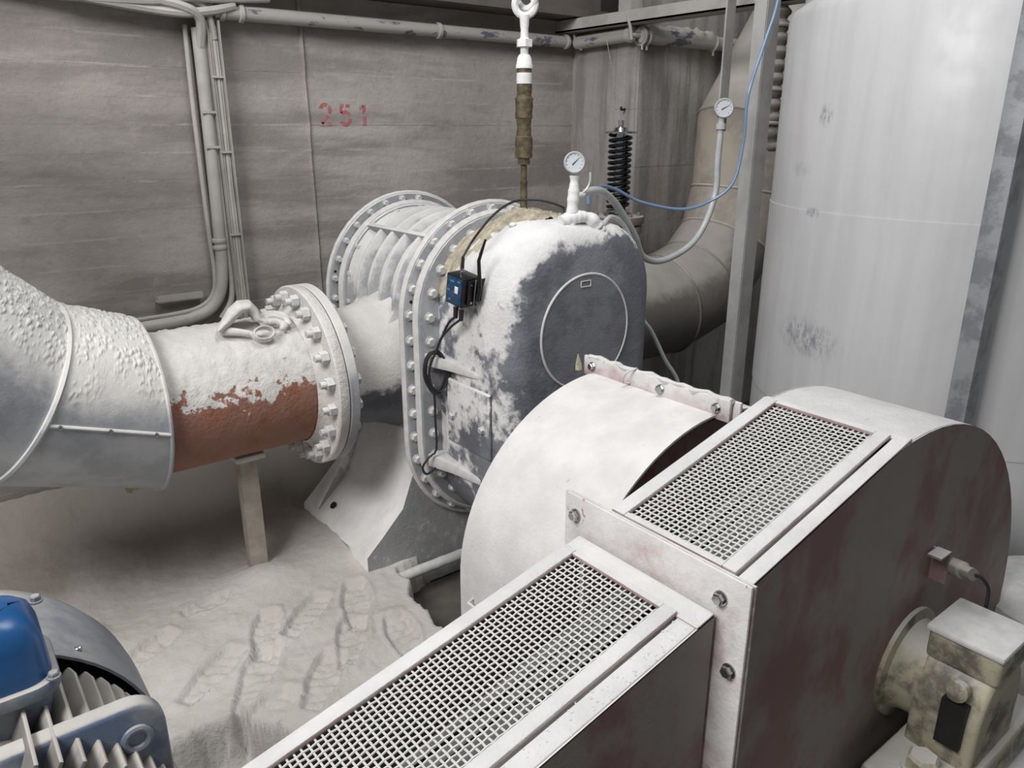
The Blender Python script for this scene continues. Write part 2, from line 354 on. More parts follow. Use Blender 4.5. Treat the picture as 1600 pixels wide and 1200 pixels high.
# dust lying on the floor, with boot prints and drifts
prints = []
rp = random.Random(5)
for (x, y, a, l, w) in [(.62, 2.13, 52, .30, .11), (.78, 1.98, 50, .30, .11), (.50, 2.22, 35, .27, .10), (.95, 2.12, 58, .30, .11), (1.06, 2.30, 66, .30, .11), (.55, 1.93, 20, .28, .11), (.88, 2.34, 40, .28, .10), (.72, 2.32, 62, .26, .10), (.36, 2.45, 30, .24, .09), (1.1, 2.02, 75, .29, .11), (.62, 2.62, 10, .2, .08), (.2, 2.6, 60, .22, .09)]:
    prints.append((x, y, R(a), l / 2, w / 2))
def dust_h(x, y):
    h = .018 * fbm(x * 2.2, y * 2.2, 1.3) + .005 * fbm(x * 9, y * 9, 4.1) + .0034 * fbm(x * 34, y * 34, 8.0)
    h += .09 * sstep(2.75, 3.5, y) + .02 + .16 * sstep(3.2, 3.6, y) ** 2
    h += .05 * math.exp(-((x - 1.2) ** 2 + (y - 2.75) ** 2 * .7) / .03)
    h += .045 * math.exp(-((x - .85) ** 2 / .02 + (y - 2.66) ** 2 / .02)) + .04 * math.exp(-((x - .25) ** 2 / .05 + (y - 2.55) ** 2 / .03))
    for px, py, a, l, w in prints:
        dx = x - px; dy = y - py
        if abs(dx) > .3 or abs(dy) > .3: continue
        u = dx * math.cos(a) + dy * math.sin(a); v = -dx * math.sin(a) + dy * math.cos(a)
        ww = w * (0.82 + .22 * math.sin((u / l + .4) * 2.6))
        d = max(abs(u) / l, abs(v) / ww)
        if d < 1.0: h += -.021 * sstep(1.0, .86, d) + .007 * (1 if math.sin(u * 150 + v * 40 + 3 * fbm(x * 20, y * 20, 5)) + fbm(x * 26, y * 26, 2) > .3 else 0) * sstep(1, .8, d)
        elif d < 1.4: h += .008 * sstep(1.4, 1.05, d) * sstep(.95, 1.08, d)
    # layer edges
    e = .03 * fbm(x * 9, y * 9, 2.2) + .006 * fbm(x * 30, y * 30, 3)
    edge = 1.27 + .05 * sstep(2.0, 2.5, y) - .08 * (2.45 - min(y, 2.45)) + e
    if y > 2.42: edge = 1.34 + (y - 2.42) * 3 + e
    k = 1 - sstep(edge - .012, edge + .012, x)
    lim = 1.98 + e * 1.6 if .22 < x < .52 else 1.98 - 2.2 * max(.22 - x, x - .52) + e * 1.6
    k *= sstep(max(lim, 1.3) - .02, max(lim, 1.3) + .035, y)
    return -.142 + (h + .142) * k
def make_dust():
    st = .0095; xs = [-1.3 + st * i for i in range(int(3.1 / st))]; ys = [1.25 + st * i for i in range(int(2.29 / st))]
    vs = []; fs = []; nx = len(xs); ny = len(ys)
    H = [[dust_h(x, y) for x in xs] for y in ys]
    for j in range(ny):
        for i in range(nx): vs.append((xs[i], ys[j], H[j][i]))
    for j in range(ny - 1):
        for i in range(nx - 1):
            if max(H[j][i], H[j][i + 1], H[j + 1][i], H[j + 1][i + 1]) < -.139: continue
            a = j * nx + i; fs.append((a, a + 1, a + nx + 1, a + nx))
    me = bpy.data.meshes.new('dust_layer'); me.from_pydata(vs, [], fs)
    bm = bmesh.new(); bm.from_mesh(me); bmesh.ops.delete(bm, geom=[v for v in bm.verts if not v.link_faces], context='VERTS'); bm.to_mesh(me); bm.free()
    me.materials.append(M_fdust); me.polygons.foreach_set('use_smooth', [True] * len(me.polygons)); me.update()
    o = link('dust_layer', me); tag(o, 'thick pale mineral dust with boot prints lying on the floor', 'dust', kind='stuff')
make_dust()

# ------------------------------------------------------------------ blower
XC, Z1, Z2 = 1.79, 1.026, .543
def stad(Rr, n=24, xc=XC, z1=Z1, z2=Z2):
    return [(xc + Rr * math.cos(PI * i / n), z1 + Rr * math.sin(PI * i / n)) for i in range(n + 1)] + [(xc - Rr * math.cos(PI * i / n), z2 - Rr * math.sin(PI * i / n)) for i in range(n + 1)]
def stad_pts(Rr, sp, off=0.0):
    L = PI * Rr * 2 + 2 * (Z1 - Z2); n = int(round(L / sp)); out = []
    for i in range(n):
        s = ((i + off) / n * L) % L
        if s < PI * Rr: out.append((XC + Rr * math.cos(s / Rr), Z1 + Rr * math.sin(s / Rr)))
        elif s < PI * Rr + Z1 - Z2: out.append((XC - Rr, Z1 - (s - PI * Rr)))
        elif s < 2 * PI * Rr + Z1 - Z2:
            t = (s - PI * Rr - (Z1 - Z2)) / Rr; out.append((XC - Rr * math.cos(t), Z2 - Rr * math.sin(t)))
        else: out.append((XC + Rr, Z2 + (s - 2 * PI * Rr - (Z1 - Z2))))
    return out
BL = thing('rotary_blower', (XC, 2.75, 0), 'big grey-blue rotary lobe blower with ribbed casing, caked in white dust', 'blower')
def loftY(secs, name, mat, parent, cap=True, **k):
    m = MB(); m.loft([[(x, y, z) for x, z in poly] for y, poly in secs], cap, cap); return m.obj(name, mat, parent, **k)
loftY([(2.44, stad(.352)), (2.47, stad(.335)), (2.55, stad(.322)), (2.90, stad(.322)), (2.96, stad(.335)), (3.0, stad(.35))], 'casing', M_bcase, BL)
loftY([(3.075, stad(.396)), (3.070, stad(.403)), (3.045, stad(.403)), (3.042, stad(.400))], 'rear_flange', M_bclean, BL)
loftY([(3.042, stad(.36)), (3.00, stad(.36)), (2.995, stad(.355))], 'casing_flange', M_bclean, BL)
loftY([(3.075, stad(.33)), (3.20, stad(.32)), (3.24, stad(.28))], 'rear_cover', M_gear, BL)
fl = loftY([(2.452, stad(.398)), (2.449, stad(.403)), (2.418, stad(.403)), (2.416, stad(.400))], 'casing_flange', M_bclean, BL)
fd = loftY([(2.416, stad(.366)), (2.372, stad(.366)), (2.370, stad(.362))], 'front_flange', M_bclean, BL)
def rim(Rr, y, r, name='dust_rim'):
    m = MB(); m.tube([(x, y, z) for x, z in stad(Rr)], r, 6, closed=True); m.obj(name, M_rim, BL)
rim(.403, 2.434, .0155); rim(.366, 2.393, .019); rim(.403, 3.058, .012); rim(.358, 3.018, .02)
bolt = hexbolt('bolt', M_bolt, .017, .015)
for x, z in stad_pts(.3845, .098, .3):
    if x < XC + .12: link('bolt', bolt, BL, (x, 2.416, z))
for x, z in stad_pts(.326, .092, .1):
    if x < XC + .05: link('bolt', bolt, BL, (x, 2.370, z))
bolt_s = hexbolt('bolt', M_bolt, .013, .013)
for x, z in stad_pts(.382, .085, .5):
    if x < XC + .1 and z > .6: link('bolt', bolt_s, BL, (x, 3.042, z))
for x, z in stad_pts(.338, .12, .2):
    if x < XC + .1 and z > .9: link('bolt', bolt_s, BL, (x, 2.995, z))
hole = MB().cyl((0, 0, 0), (0, -.0015, 0), .006, 12).mesh('bolt_hole', M_grime)
for x, z, y in [(XC - .383, 1.0, 3.042), (XC - .373, 1.12, 3.042), (XC - .375, 1.095, 2.416), (XC - .326, .955, 2.37), (XC - .27, 1.21, 2.37)]:
    link('bolt_hole', hole, BL, (x, y, z))
# circumferential casing ribs (open loop over the top down to the port) and long rib
for yr, zl in ((2.885, .98), (2.79, 1.0), (2.69, 1.0), (2.585, .98)):
    m = MB(); P = [(XC + .36 * math.cos(R(a)), Z1 + .36 * math.sin(R(a))) for a in range(0, 181, 6)]
    # swing into the port on the -X side
    P += [(XC - .362 - .03 * t, Z1 - .05 * t ** 1.3) for t in (.5, 1.0, 1.6)]
    Q = [(XC + .315 * math.cos(R(a)), Z1 + .315 * math.sin(R(a))) for a in range(0, 181, 6)] + [(XC - .315, Z1 - .04 * t) for t in (.5, 1.0, 1.6)]
    loops = []
    for (x, z), (x2, z2) in zip(P, Q): loops.append([(x2, yr - .022, z2), (x, yr - .008, z), (x, yr + .008, z), (x2, yr + .022, z2)])
    m.loft(loops); m.obj('casing_rib', M_bcase, BL, bevel=.004)
ang = 128
m = MB(); d = Vector((math.cos(R(ang)), 0, math.sin(R(ang)))); t = Vector((-d.z, 0, d.x)); c0 = Vector((XC, 0, Z1))
L = []
for y in (2.45, 3.0):
    L.append([c0 + d * .31 + t * .014 + Vector((0, y, 0)), c0 + d * .366 + t * .009 + Vector((0, y, 0)), c0 + d * .366 - t * .009 + Vector((0, y, 0)), c0 + d * .31 - t * .014 + Vector((0, y, 0))])
m.loft(L); m.obj('casing_rib', M_bcase, BL, bevel=.003)
# inlet port
ZP = .789; YP = 2.745
m = MB(); prof = [(.29, 1.52), (.285, 1.47), (.262, 1.42), (.245, 1.37), (.236, 1.30), (.234, 1.20), (.236, 1.17)]
m.lathe([(r, x) for r, x in prof], (0, YP, ZP), (1, 0, 0), 48); m.obj('inlet_port', M_bnozz, BL)
m = MB(); m.lathe([(.346, 1.142), (.35, 1.146), (.35, 1.176), (.346, 1.18)], (0, YP, ZP), (1, 0, 0), 64); m.obj('port_flange', M_bflg, BL)
# gear cover: rounded box swelling towards the front
def rrect(x0, x1, z0, z1, rt, rb, n=8):
    P = []
    for cx, cz, a0, r in ((x1 - rt, z1 - rt, 0, rt), (x0 + rt, z1 - rt, 90, rt), (x0 + rb, z0 + rb, 180, rb), (x1 - rb, z0 + rb, 270, rb)):
        P += [(cx + r * math.cos(R(a0 + 90 * i / n)), cz + r * math.sin(R(a0 + 90 * i / n))) for i in range(n + 1)]
    return P
secs = [(2.372, rrect(1.505, 2.085, .20, 1.325, .27, .25)), (2.30, rrect(1.50, 2.10, .20, 1.36, .27, .25)), (2.22, rrect(1.497, 2.14, .19, 1.392, .26, .25)), (2.08, rrect(1.495, 2.18, .18, 1.398, .25, .25)),
        (2.0, rrect(1.50, 2.185, .18, 1.39, .25, .25))]
for k in range(1, 7):
    a = k / 6 * PI / 2; ins = .085 * (1 - math.cos(a)); y = 2.0 - .085 * math.sin(a)
    secs.append((y, rrect(1.50 + ins, 2.185 - ins, .18 + ins, 1.39 - ins, .25 - ins * .5, .25 - ins * .5)))
loftY(secs, 'gear_cover', M_gear, BL, ang=50)
m = MB(); m.cyl((1.822, 1.925, 1.02), (1.822, 1.908, 1.02), .2, 64); cp = m.obj('round_cover_plate', M_plate, BL)
m = MB(); m.torus((1.822, 1.910, 1.02), (0, 1, 0), .205, .0045, 64); m.obj('cover_rim', M_rim, cp)
m = MB()
for a, b in (((1.79, 1.183), (1.835, 1.183)), ((1.79, 1.203), (1.835, 1.203)), ((1.79, 1.183), (1.79, 1.203)), ((1.835, 1.183), (1.835, 1.203))): m.tube([(a[0], 1.906, a[1]), (b[0], 1.906, b[1])], .002, 5)
m.obj('name_tag_frame', M_rim, cp)
# gussets between front flange and gear cover
for z, h in ((.905, .05), (.50, .055)):
    m = MB(); m.loft([[(1.435, 2.37, z), (1.52, 2.37, z), (1.52, 2.37, z - h), (1.435, 2.37, z - h)], [(1.47, 2.25, z - .012), (1.52, 2.25, z - .012), (1.52, 2.25, z - h), (1.47, 2.25, z - h)], [(1.493, 2.1, z - .03), (1.52, 2.1, z - .03), (1.52, 2.1, z - h), (1.493, 2.1, z - h)]])
    m.obj('gusset', M_rim, BL, bevel=.006)
# raised side panel on the cover flank
m = MB(); m.box(1.485, 1.5, 2.03, 2.30, .57, .82); m.obj('side_panel', M_gear, BL, bevel=.012, segs=3)
for (y, z) in ((2.26, .68), (2.07, .68)): link('bolt', bolt_s, BL, (1.485, y, z), rot=(0, 0, R(-90)))
# sludge crust around oil filler on top
def cover_z(x, y):
    T_ = [(2.42, 1.30), (2.372, 1.325), (2.30, 1.36), (2.22, 1.392), (2.08, 1.398), (1.9, 1.38)]
    for (ya, za), (yb, zb) in zip(T_[:-1], T_[1:]):
        if yb <= y <= ya: zt_ = za + (zb - za) * (ya - y) / (ya - yb); break
    d = max(0, 1.76 - x, x - 1.90); return zt_ - .26 + math.sqrt(max(.0001, .26 ** 2 - min(d, .258) ** 2))
def make_crust():
    vs = []; fs = []; NX, NY = 60, 44
    for j in range(NY + 1):
        for i in range(NX + 1):
            x = 1.505 + .50 * i / NX; y = 2.075 + .31 * j / NY
            e = min((x - 1.505) / .05, (2.005 - x) / .10, (y - 2.075 - .10 * abs(x - 1.8) - .04 * sstep(1.75, 1.55, x)) / .05, 1.2) + .9 * fbm(x * 11, y * 11, 3)
            k = sstep(-.1, .7, e)
            mound = .034 * math.exp(-((x - 1.772) ** 2 + (y - 2.21) ** 2) / .009) + .02 * sstep(2.25, 2.37, y)
            z = cover_z(x, y) - .012 + k * (.016 + mound + .011 * fbm(x * 24, y * 24, 1) + .008 * fbm(x * 70, y * 70, 7))
            vs.append((x, y, z))
    for j in range(NY):
        for i in range(NX):
            a = j * (NX + 1) + i; fs.append((a, a + 1, a + NX + 2, a + NX + 1))
    m = MB(); m.add(vs, fs); m.obj('sludge_crust', M_crust, BL, ang=180)
make_crust()
link('bolt', bolt_s, BL, (1.66, 2.12, 1.375), rot=(R(-75), R(-18), 0))
# pedestal foot
def foot_prof(q): return [(1.19, -.13), (1.19, .085 - .02 * q), (1.26, .15 - .05 * q), (1.36 + .02 * q, .25 - .03 * q), (1.41 + .02 * q, .38), (1.47, .52), (1.60, .52), (1.98, .52), (2.12, .52), (2.17, .38), (2.22, .25), (2.32, .15), (2.39, .085), (2.39, -.13)]
m = MB(); m.loft([[(x, y, z) for x, z in foot_prof(q)] for y, q in ((2.452, 0), (2.50, 0), (2.56, .3), (2.64, .9), (2.74, 1), (2.82, .6), (2.88, .1), (2.95, 0), (3.06, 0))])
ped = m.obj('pedestal', M_foot, BL, ang=50)
m = MB(); m.loft([[(1.20, 2.93, .1), (1.33, 2.93, .30), (1.46, 2.93, .52), (1.5, 2.93, .1)], [(1.20, 2.97, .1), (1.33, 2.97, .30), (1.46, 2.97, .52), (1.5, 2.97, .1)]]); m.obj('pedestal_web', M_foot, BL, bevel=.006)
m = MB(); m.lathe([(.016, 0), (.016, .006)], (1.2475, 2.866, .132), (-.69, 0, .72), 16); m.obj('bolt_hole', M_grime, BL)
# sensor probe screwed in the flange
m = MB(); m.lathe([(.014, 0), (.014, .012), (.009, .014), (.009, .06), (.006, .065), (.006, .085)], (1.56, 2.34, .487), (-1, -.2, -.1), 14); tag(m.obj('vibration_probe', M_steel), 'small steel vibration probe screwed into the lower blower flange', 'sensor')

# frame bar under the blower
m = MB(); pts = [(1.26 + .03 * i, 2.40, -.02 + .003 * fbm(i * .7, 0, 1)) for i in range(36)]
m.tube(pts, [.022 + .003 * fbm(i * .9, 2, 2) for i in range(36)], 10); tag(m.obj('base_rail', M_rim), 'dust-caked round rail along the foot of the blower pedestal', 'rail')

# ------------------------------------------------------------------ rusty inlet pipe with bolted flange
IP = thing('inlet_pipe', (.9, YP, .5), 'rust-brown steel inlet pipe with bolted flange, white dust on top', 'pipe')
def lumpy_cyl(x0, x1, yc, zc, r, nx, na, amp, lo, fq=28, seed=0):
    L = []
    for i in range(nx + 1):
        x = x0 + (x1 - x0) * i / nx; lp = []
        for k in range(na):
            a = 2 * PI * k / na; nzv = math.sin(a); w = sstep(lo, lo + .5, nzv + .35 * fbm(x * 5, a * 2, seed))
            d = amp * w * max(0, .25 + fbm(x * fq, math.cos(a) * r * fq, math.sin(a) * r * fq + seed) + .5 * fbm(x * fq * 2.7, math.cos(a) * r * fq * 2.7, math.sin(a) * r * fq * 2.7))
            lp.append((x, yc + (r + d) * math.cos(a), zc + (r + d) * math.sin(a)))
        L.append(lp)
    return L
m = MB(); m.loft(lumpy_cyl(.50, 1.105, YP, ZP, .246, 70, 120, .006, -.1, 30, 2)); m.obj('pipe_wall', M_rust, IP, ang=180)
m = MB(); m.lathe([(.345, 1.098), (.35, 1.103), (.35, 1.134), (.347, 1.138)], (0, YP, ZP), (1, 0, 0), 64); m.obj('flange', M_flg, IP)
m = MB(); m.lathe([(.25, 1.06), (.262, 1.085), (.29, 1.1)], (0, YP, ZP), (1, 0, 0), 48, False, False); m.obj('weld_collar', M_flg, IP)
m = MB(); L6 = lambda rr, x: [(x, rr * math.cos(PI / 3 * i), rr * math.sin(PI / 3 * i)) for i in range(6)]
m.loft([L6(.024, -.002), L6(.024, -.026), L6(.02, -.029)]); m.cyl((-.02, 0, 0), (-.05, 0, 0), .0145, 12, .013)
fb = m.mesh('flange_nut', M_bolt, True, 0, 25)
m = MB(); m.loft([L6(.023, .08), L6(.023, .10), L6(.019, .103)]); fh = m.mesh('flange_bolt', M_bolt, True, 0, 25)
for i in range(20):
    a = 2 * PI * (i + .5) / 20; rx_ = a + random.uniform(0, 1)
    for nm_, me_ in (('flange_nut', fb), ('flange_bolt', fh)): link(nm_, me_, IP, (1.098, YP + .308 * math.cos(a), ZP + .308 * math.sin(a)), rot=(rx_, 0, 0))
m = MB(); m.box(.822, .888, 2.715, 2.775, -.13, .518)
SP = thing('pipe_support', (.855, YP, -.13), 'pale wooden prop standing upright under the rusty pipe', 'prop')
m.obj('post', M_post, SP, bevel=.004)
m = MB(); m.box(.80, .91, 2.68, 2.81, .517, .538); m.obj('cap_plate', M_rim, SP, bevel=.003)

# ------------------------------------------------------------------ clad insulated elbow
EL = thing('clad_pipe_bend', (.4, YP, .45), 'sheet-metal clad pipe bend with crusty dust on top, at left', 'pipe bend')
RC = .286
def dirv(yaw, el): return Vector((-math.cos(yaw) * math.cos(el), -math.sin(yaw) * math.cos(el), math.sin(el)))
def frame(d):
    w = d.cross(Vector((0, 0, 1))).normalized()
    if w.y < 0: w = -w
    u = w.cross(d)
    return w, (u if u.z > 0 else -u)
def mitre_seg(name, p0, d, cutA, cutB, nx, amp, parent, seed):
    w, u = frame(d); na = 300; L = []; ends = []
    for k in range(na):
        a = 2 * PI * k / na; rad = w * math.cos(a) + u * math.sin(a); q = Vector(p0) + rad * RC
        ends.append((rad, q, (Vector(cutA[0]) - q).dot(cutA[1]) / d.dot(cutA[1]), (Vector(cutB[0]) - q).dot(cutB[1]) / d.dot(cutB[1])))
    for i in range(nx + 1):
        lp = []
        for rad, q, s0, s1 in ends:
            p = q + d * (s0 + (s1 - s0) * i / nx)
            wt = sstep(.12, .75, rad.z + .25 * fbm(p.x * 5, p.y * 5, seed))
            g = fbm(p.x * 88, p.y * 88, p.z * 88 + seed, 3); g2 = fbm(p.x * 17, p.y * 17, p.z * 17 + seed)
            dd = wt * (.004 + amp * sstep(.0, .5, g + .6 * g2 - .05))
            lp.append(p + rad * dd * min(1, min(i, nx - i) / 3.0))
        L.append(lp)
    m = MB(); m.loft(L); o = m.obj(name, M_clad, parent, ang=180)
    return o, [[Vector(q + d * s0) for rad, q, s0, s1 in ends], [Vector(q + d * s1) for rad, q, s0, s1 in ends]]
P0 = Vector((.507, YP, .804)); dA = dirv(.171, .366); dB = dirv(.30, .366 + R(23)); dC = dirv(.42, .366 + R(46))
pm = P0 + dA * .375; pm2 = pm + dB * .36; dD = dirv(.5, .366 + R(69)); pm3 = pm2 + dC * .36; pm4 = pm3 + dD * .75; nb3 = (dC + dD).normalized()
nb = (dA + dB).normalized(); nb2 = (dB + dC).normalized()
s1, r1 = mitre_seg('cladding_shell', P0, dA, (P0 + Vector((.022, 0, 0)), Vector((-1, -.06, .04)).normalized()), (pm, nb), 150, .0062, EL, 1)
s2, r2 = mitre_seg('cladding_shell', pm, dB, (pm, nb), (pm2, nb2), 150, .0085, EL, 9)
s3, r3 = mitre_seg('cladding_shell', pm2, dC, (pm2, nb2), (pm3, nb3), 60, .008, EL, 4)
s4, r4 = mitre_seg('cladding_shell', pm3, dD, (pm3, nb3), (pm4, dD), 60, .004, EL, 4)
def bead(ring, r, ctr, lift):
    m = MB(); m.tube([p + (p - ctr).normalized() * lift for p in ring[::4]], r, 6, closed=True); return m.obj('seam_bead', M_clad, EL)
bead(r1[0], .007, P0, .002); bead(r1[1], .009, pm, .005); bead(r2[1], .009, pm2, .004)
wA, uA = frame(dA); ph = R(187); rdA = wA * math.cos(ph) + uA * math.sin(ph)
def seam_pt(sv, dr=0.0): return P0 + dA * sv + rdA * (RC + dr)
m = MB(); m.tube([seam_pt(v, .002) for v in (.003, .1, .2, .3, .372)], .0065, 8); m.obj('lap_seam', M_clad, EL)
sc = MB(); sc.lathe([(.007, 0), (.006, .004), (.003, .006)], (0, 0, 0), (0, -1, 0), 10); sm = sc.mesh('screw', M_steel)
for v in (.05, .19, .33): link('screw', sm, EL, seam_pt(v, .007))
m = MB(); tp = spline([P0 - uA * .27 - wA * .10 - dA * .0, P0 - uA * .275 - wA * .06 - dA * .03, P0 - uA * .27 - wA * .03 - dA * .05], 8)
m.tube(tp, [.016 + .008 * fbm(i * .9, 1, 0) for i in range(len(tp))], 8); m.obj('insulation_tuft', M_crust, EL)

# ------------------------------------------------------------------ work gloves on the pipe
def glove(name, label, fingers, palm, cuff):
    m = MB()
    for pts, r0, r1 in fingers: 
        q = spline(pts, 5); m.tube(q, [r0 + (r1 - r0) * i / (len(q) - 1) for i in range(len(q))], 10); m.sphere(q[-1], r1, 6); m.sphere(q[0], r0, 6)
    for c, r, s in palm: m.sphere(c, r, 8, s)
    if cuff: m.loft(cuff, False, False)
    o = m.obj(name, M_glove, ang=180)
    md = o.modifiers.new('fuse', 'REMESH'); md.mode = 'VOXEL'; md.voxel_size = .0035; md.use_smooth_shade = True
    sm_ = o.modifiers.new('soft', 'SMOOTH'); sm_.iterations = 4
    tag(o, label, 'glove', 'pair of gloves on the rusty pipe')
gx, gy, gz = .925, 2.665, 1.03
def flat_tube(secs, n=16):
    """secs: centre, half width vector, half thickness vector"""
    return [[Vector(c) + Vector(w) * math.cos(2 * PI * i / n) + Vector(t) * math.sin(2 * PI * i / n) for i in range(n)] for c, w, t in secs]
def glove2(name, label, lofts, fingers):
    m = MB()
    for L in lofts: m.loft(L)
    for pts, r0, r1 in fingers:
        q = spline(pts, 5); m.tube(q, [r0 + (r1 - r0) * i / (len(q) - 1) for i in range(len(q))], 10); m.sphere(q[-1], r1, 6); m.sphere(q[0], r0, 6)
    o = m.obj(name, M_glove, ang=180)
    md = o.modifiers.new('fuse', 'REMESH'); md.mode = 'VOXEL'; md.voxel_size = .003; md.use_smooth_shade = True
    sm_ = o.modifiers.new('soft', 'SMOOTH'); sm_.iterations = 3
    tag(o, label, 'glove', 'pair of gloves on the rusty pipe')
W = (.012, .05, 0)
glove2('work_glove', 'stiff white work glove with raised folded cuff and curled fingers on the pipe',
       [flat_tube([((gx - .135, gy - .01, gz + .005), (.02, .055, -.012), (-.01, 0, .010)), ((gx - .11, gy, gz + .025), (.02, .06, -.01), (-.012, 0, .015)), ((gx - .08, gy + .005, gz + .055), (.02, .058, 0), (-.016, 0, .017)), ((gx - .05, gy + .005, gz + .078), (.012, .052, 0), (-.008, 0, .02)), ((gx - .022, gy + .005, gz + .078), (.008, .048, 0), (.008, 0, .018)), ((gx - .005, gy + .004, gz + .055), (.006, .042, 0), (.016, 0, .008)), ((gx + .0, gy + .0, gz + .03), (.0, .04, 0), (.012, 0, .008)), ((gx + .025, gy - .002, gz + .016), (0, .042, 0), (.0, 0, .014))])],
       [([(gx + .02, gy + .028, gz + .02), (gx + .06, gy + .03, gz + .03), (gx + .10, gy + .015, gz + .024), (gx + .112, gy - .008, gz + .01)], .0135, .0115),
        ([(gx + .02, gy + .0, gz + .018), (gx + .06, gy + .002, gz + .027), (gx + .10, gy - .015, gz + .014), (gx + .104, gy - .035, gz + .0)], .0135, .0115),
        ([(gx + .015, gy - .025, gz + .012), (gx + .055, gy - .028, gz + .016), (gx + .085, gy - .045, gz + .0), (gx + .07, gy - .06, gz - .006)], .013, .011)])
ring = []
for k in range(15):
    a = PI * 2 * k / 14
    ring.append((Vector((gx - .005 + .036 * math.cos(a), gy - .075 + .012 * math.sin(a), gz - .012 + .020 * math.sin(a)))))
m_l = [flat_tube([(ring[k], (.0, .016, -.010), ((ring[k] - Vector((gx - .005, gy - .075, gz - .012))).normalized() * .0055)) for k in range(15)], 10)]
glove2('work_glove', 'white glove cuff lying with its open end toward the viewer, below the curled glove', m_l, [([(gx - .05, gy - .055, gz - .008), (gx - .09, gy - .045, gz + .002), (gx - .13, gy - .03, gz + .008)], .012, .016)])

# ------------------------------------------------------------------ drum guard
DX, DZ, DR = 1.58, .48, .518
DG = thing('coupling_guard', (DX, 1.37, -.1), 'large rounded white guard drum between blower and belt guard', 'guard')
def ush(Rr, n=44, xc=DX, zc=DZ, zb=-.12): return [(xc + Rr, zb)] + [(xc + Rr * math.cos(PI * i / n), zc + Rr * math.sin(PI * i / n)) for i in range(n + 1)] + [(xc - Rr, zb)]
m = MB(); o_ = ush(DR); i_ = ush(DR - .006)
m.loft([[(x, y, z) for x, z in o_] for y in (1.14, 1.6)] + [[(x, y, z) for x, z in i_] for y in (1.6, 1.14)] + [[(x, 1.14, z) for x, z in o_]], False, False)
m.obj('drum_shell', M_drum, DG)
m = MB(); m.prismY(ush(DR - .004), 1.59, 1.596); m.obj('rear_plate', M_drum, DG)
m = MB(); m.prismY(ush(DR - .03), 1.165, 1.172); m.obj('front_plate', M_guard, DG)
m = MB(); m.box(DX - .02, DX - .008, 1.10, 1.64, .985, 1.045); br = m.obj('joint_flange', M_gplate, DG, bevel=.004)
m = MB(); m.box(DX - .004, DX + .008, 1.08, 1.62, .985, 1.042); m.obj('joint_flange', M_drum, DG, bevel=.004)
m = MB(); L = [(DX - .012 + .014 * fbm(y * 20, 1, 3), y, 1.043 + .006 * fbm(y * 25, 0, 1)) for y in [1.10 + .02 * k for k in range(27)]]; m.tube(L, [.008 + .004 * fbm(p[1] * 30, 5, 0) for p in L], 6); m.obj('dust_ridge', M_rim, DG)
bx = hexbolt('bolt', M_steel, .011, .012)
for y in (1.60, 1.33, 1.14): link('bolt', bx, DG, (DX - .02, y, 1.018), rot=(0, 0, R(-90)))
m = MB(); m.tube(spline([(DX - .022, 1.445, 1.005), (DX - .045, 1.45, 1.012), (DX - .045, 1.44, 1.04), (DX - .02, 1.43, 1.05), (DX - .0, 1.44, 1.046)], 6), .003, 6); tag(m.obj('tie_wire', M_bolt), 'bent wire hook on the bolted flange of the guard drum', 'wire')
m = MB(); m.tube([(1.068, 1.54, .44), (1.04, 1.53, .44), (1.04, 1.42, .44), (1.068, 1.42, .44)], .004, 6); m.obj('wire_handle', M_bolt, DG)
tg = MB(); tg.lathe([(.012, 0), (.010, .02), (.001, .05)], (1.545, 1.645, 1.0), (-.1, 0, 1), 6); tg.obj('lock_pin', M_crust, DG)

# ------------------------------------------------------------------ belt guard
GX, GZ, GR = 1.565, .445, .667
Y0, Y1 = .622, .954
SA = R(15)
BG = thing('belt_guard', (1.2, .79, -.1), 'long dust-covered maroon belt guard with two wire mesh windows on top', 'guard')
tx, tz = GX - GR * math.sin(SA), GZ + GR * math.cos(SA)
XL = .985; sl = math.tan(SA)
zt = lambda x: tz + (x - tx) * sl
arcp = [(GX + GR * math.cos(R(a)), GZ + GR * math.sin(R(a))) for a in range(0, 106, 5)]
prof = [(GX + GR, -.12)] + arcp + [(XL, zt(XL)), (XL, -.12)]
T = .005
m = MB(); m.prismY(prof, Y0, Y0 + T); m.obj('side_plate', M_guard, BG)
m = MB(); m.prismY(prof, Y1 - T, Y1); m.obj('side_plate', M_guard, BG)
# wrapped end sheet and top lips
mx1 = 1.475
wrap = [(GX + GR, -.12)] + arcp + [(mx1, zt(mx1))] if mx1 < tx else [(GX + GR, -.12)] + [(x, z) for x, z in arcp if x > mx1] + [(mx1 - .004, GZ + math.sqrt(GR ** 2 - (mx1 - .004 - GX) ** 2) + .001)]
m = MB(); m.loft([[(x, Y0 + .001, z), (x, Y1 - .001, z), (x - .004 * (x > GX), Y1 - .001, z - .005), (x - .004 * (x > GX), Y0 + .001, z - .005)] for x, z in wrap]); m.obj('end_wrap', M_gtop, BG, ang=50)
slope_len = (mx1 - XL) / math.cos(SA)
def on_top(s, y, h=0.0): return Vector((XL + s * math.cos(SA) - h * math.sin(SA), y, zt(XL) + s * math.sin(SA) + h * math.cos(SA)))
def bar_top(f, s0, s1, y0, y1, h0, h1, name, mat, parent, bevel=.002):
    m = MB(); m.loft([[f(s, y0, h0), f(s, y1, h0), f(s, y1, h1), f(s, y0, h1)] for s in ([s0 + (s1 - s0) * k / 8 for k in range(9)])]); return m.obj(name, mat, parent, bevel=bevel)
bar_top(on_top, 0, slope_len + .02, Y0, .652, -.006, .002, 'top_strip', M_gtop, BG)
bar_top(on_top, 0, slope_len, .92, Y1, -.006, .001, 'top_strip', M_gtop, BG)
UF = thing  # mesh panels are parts of the guard
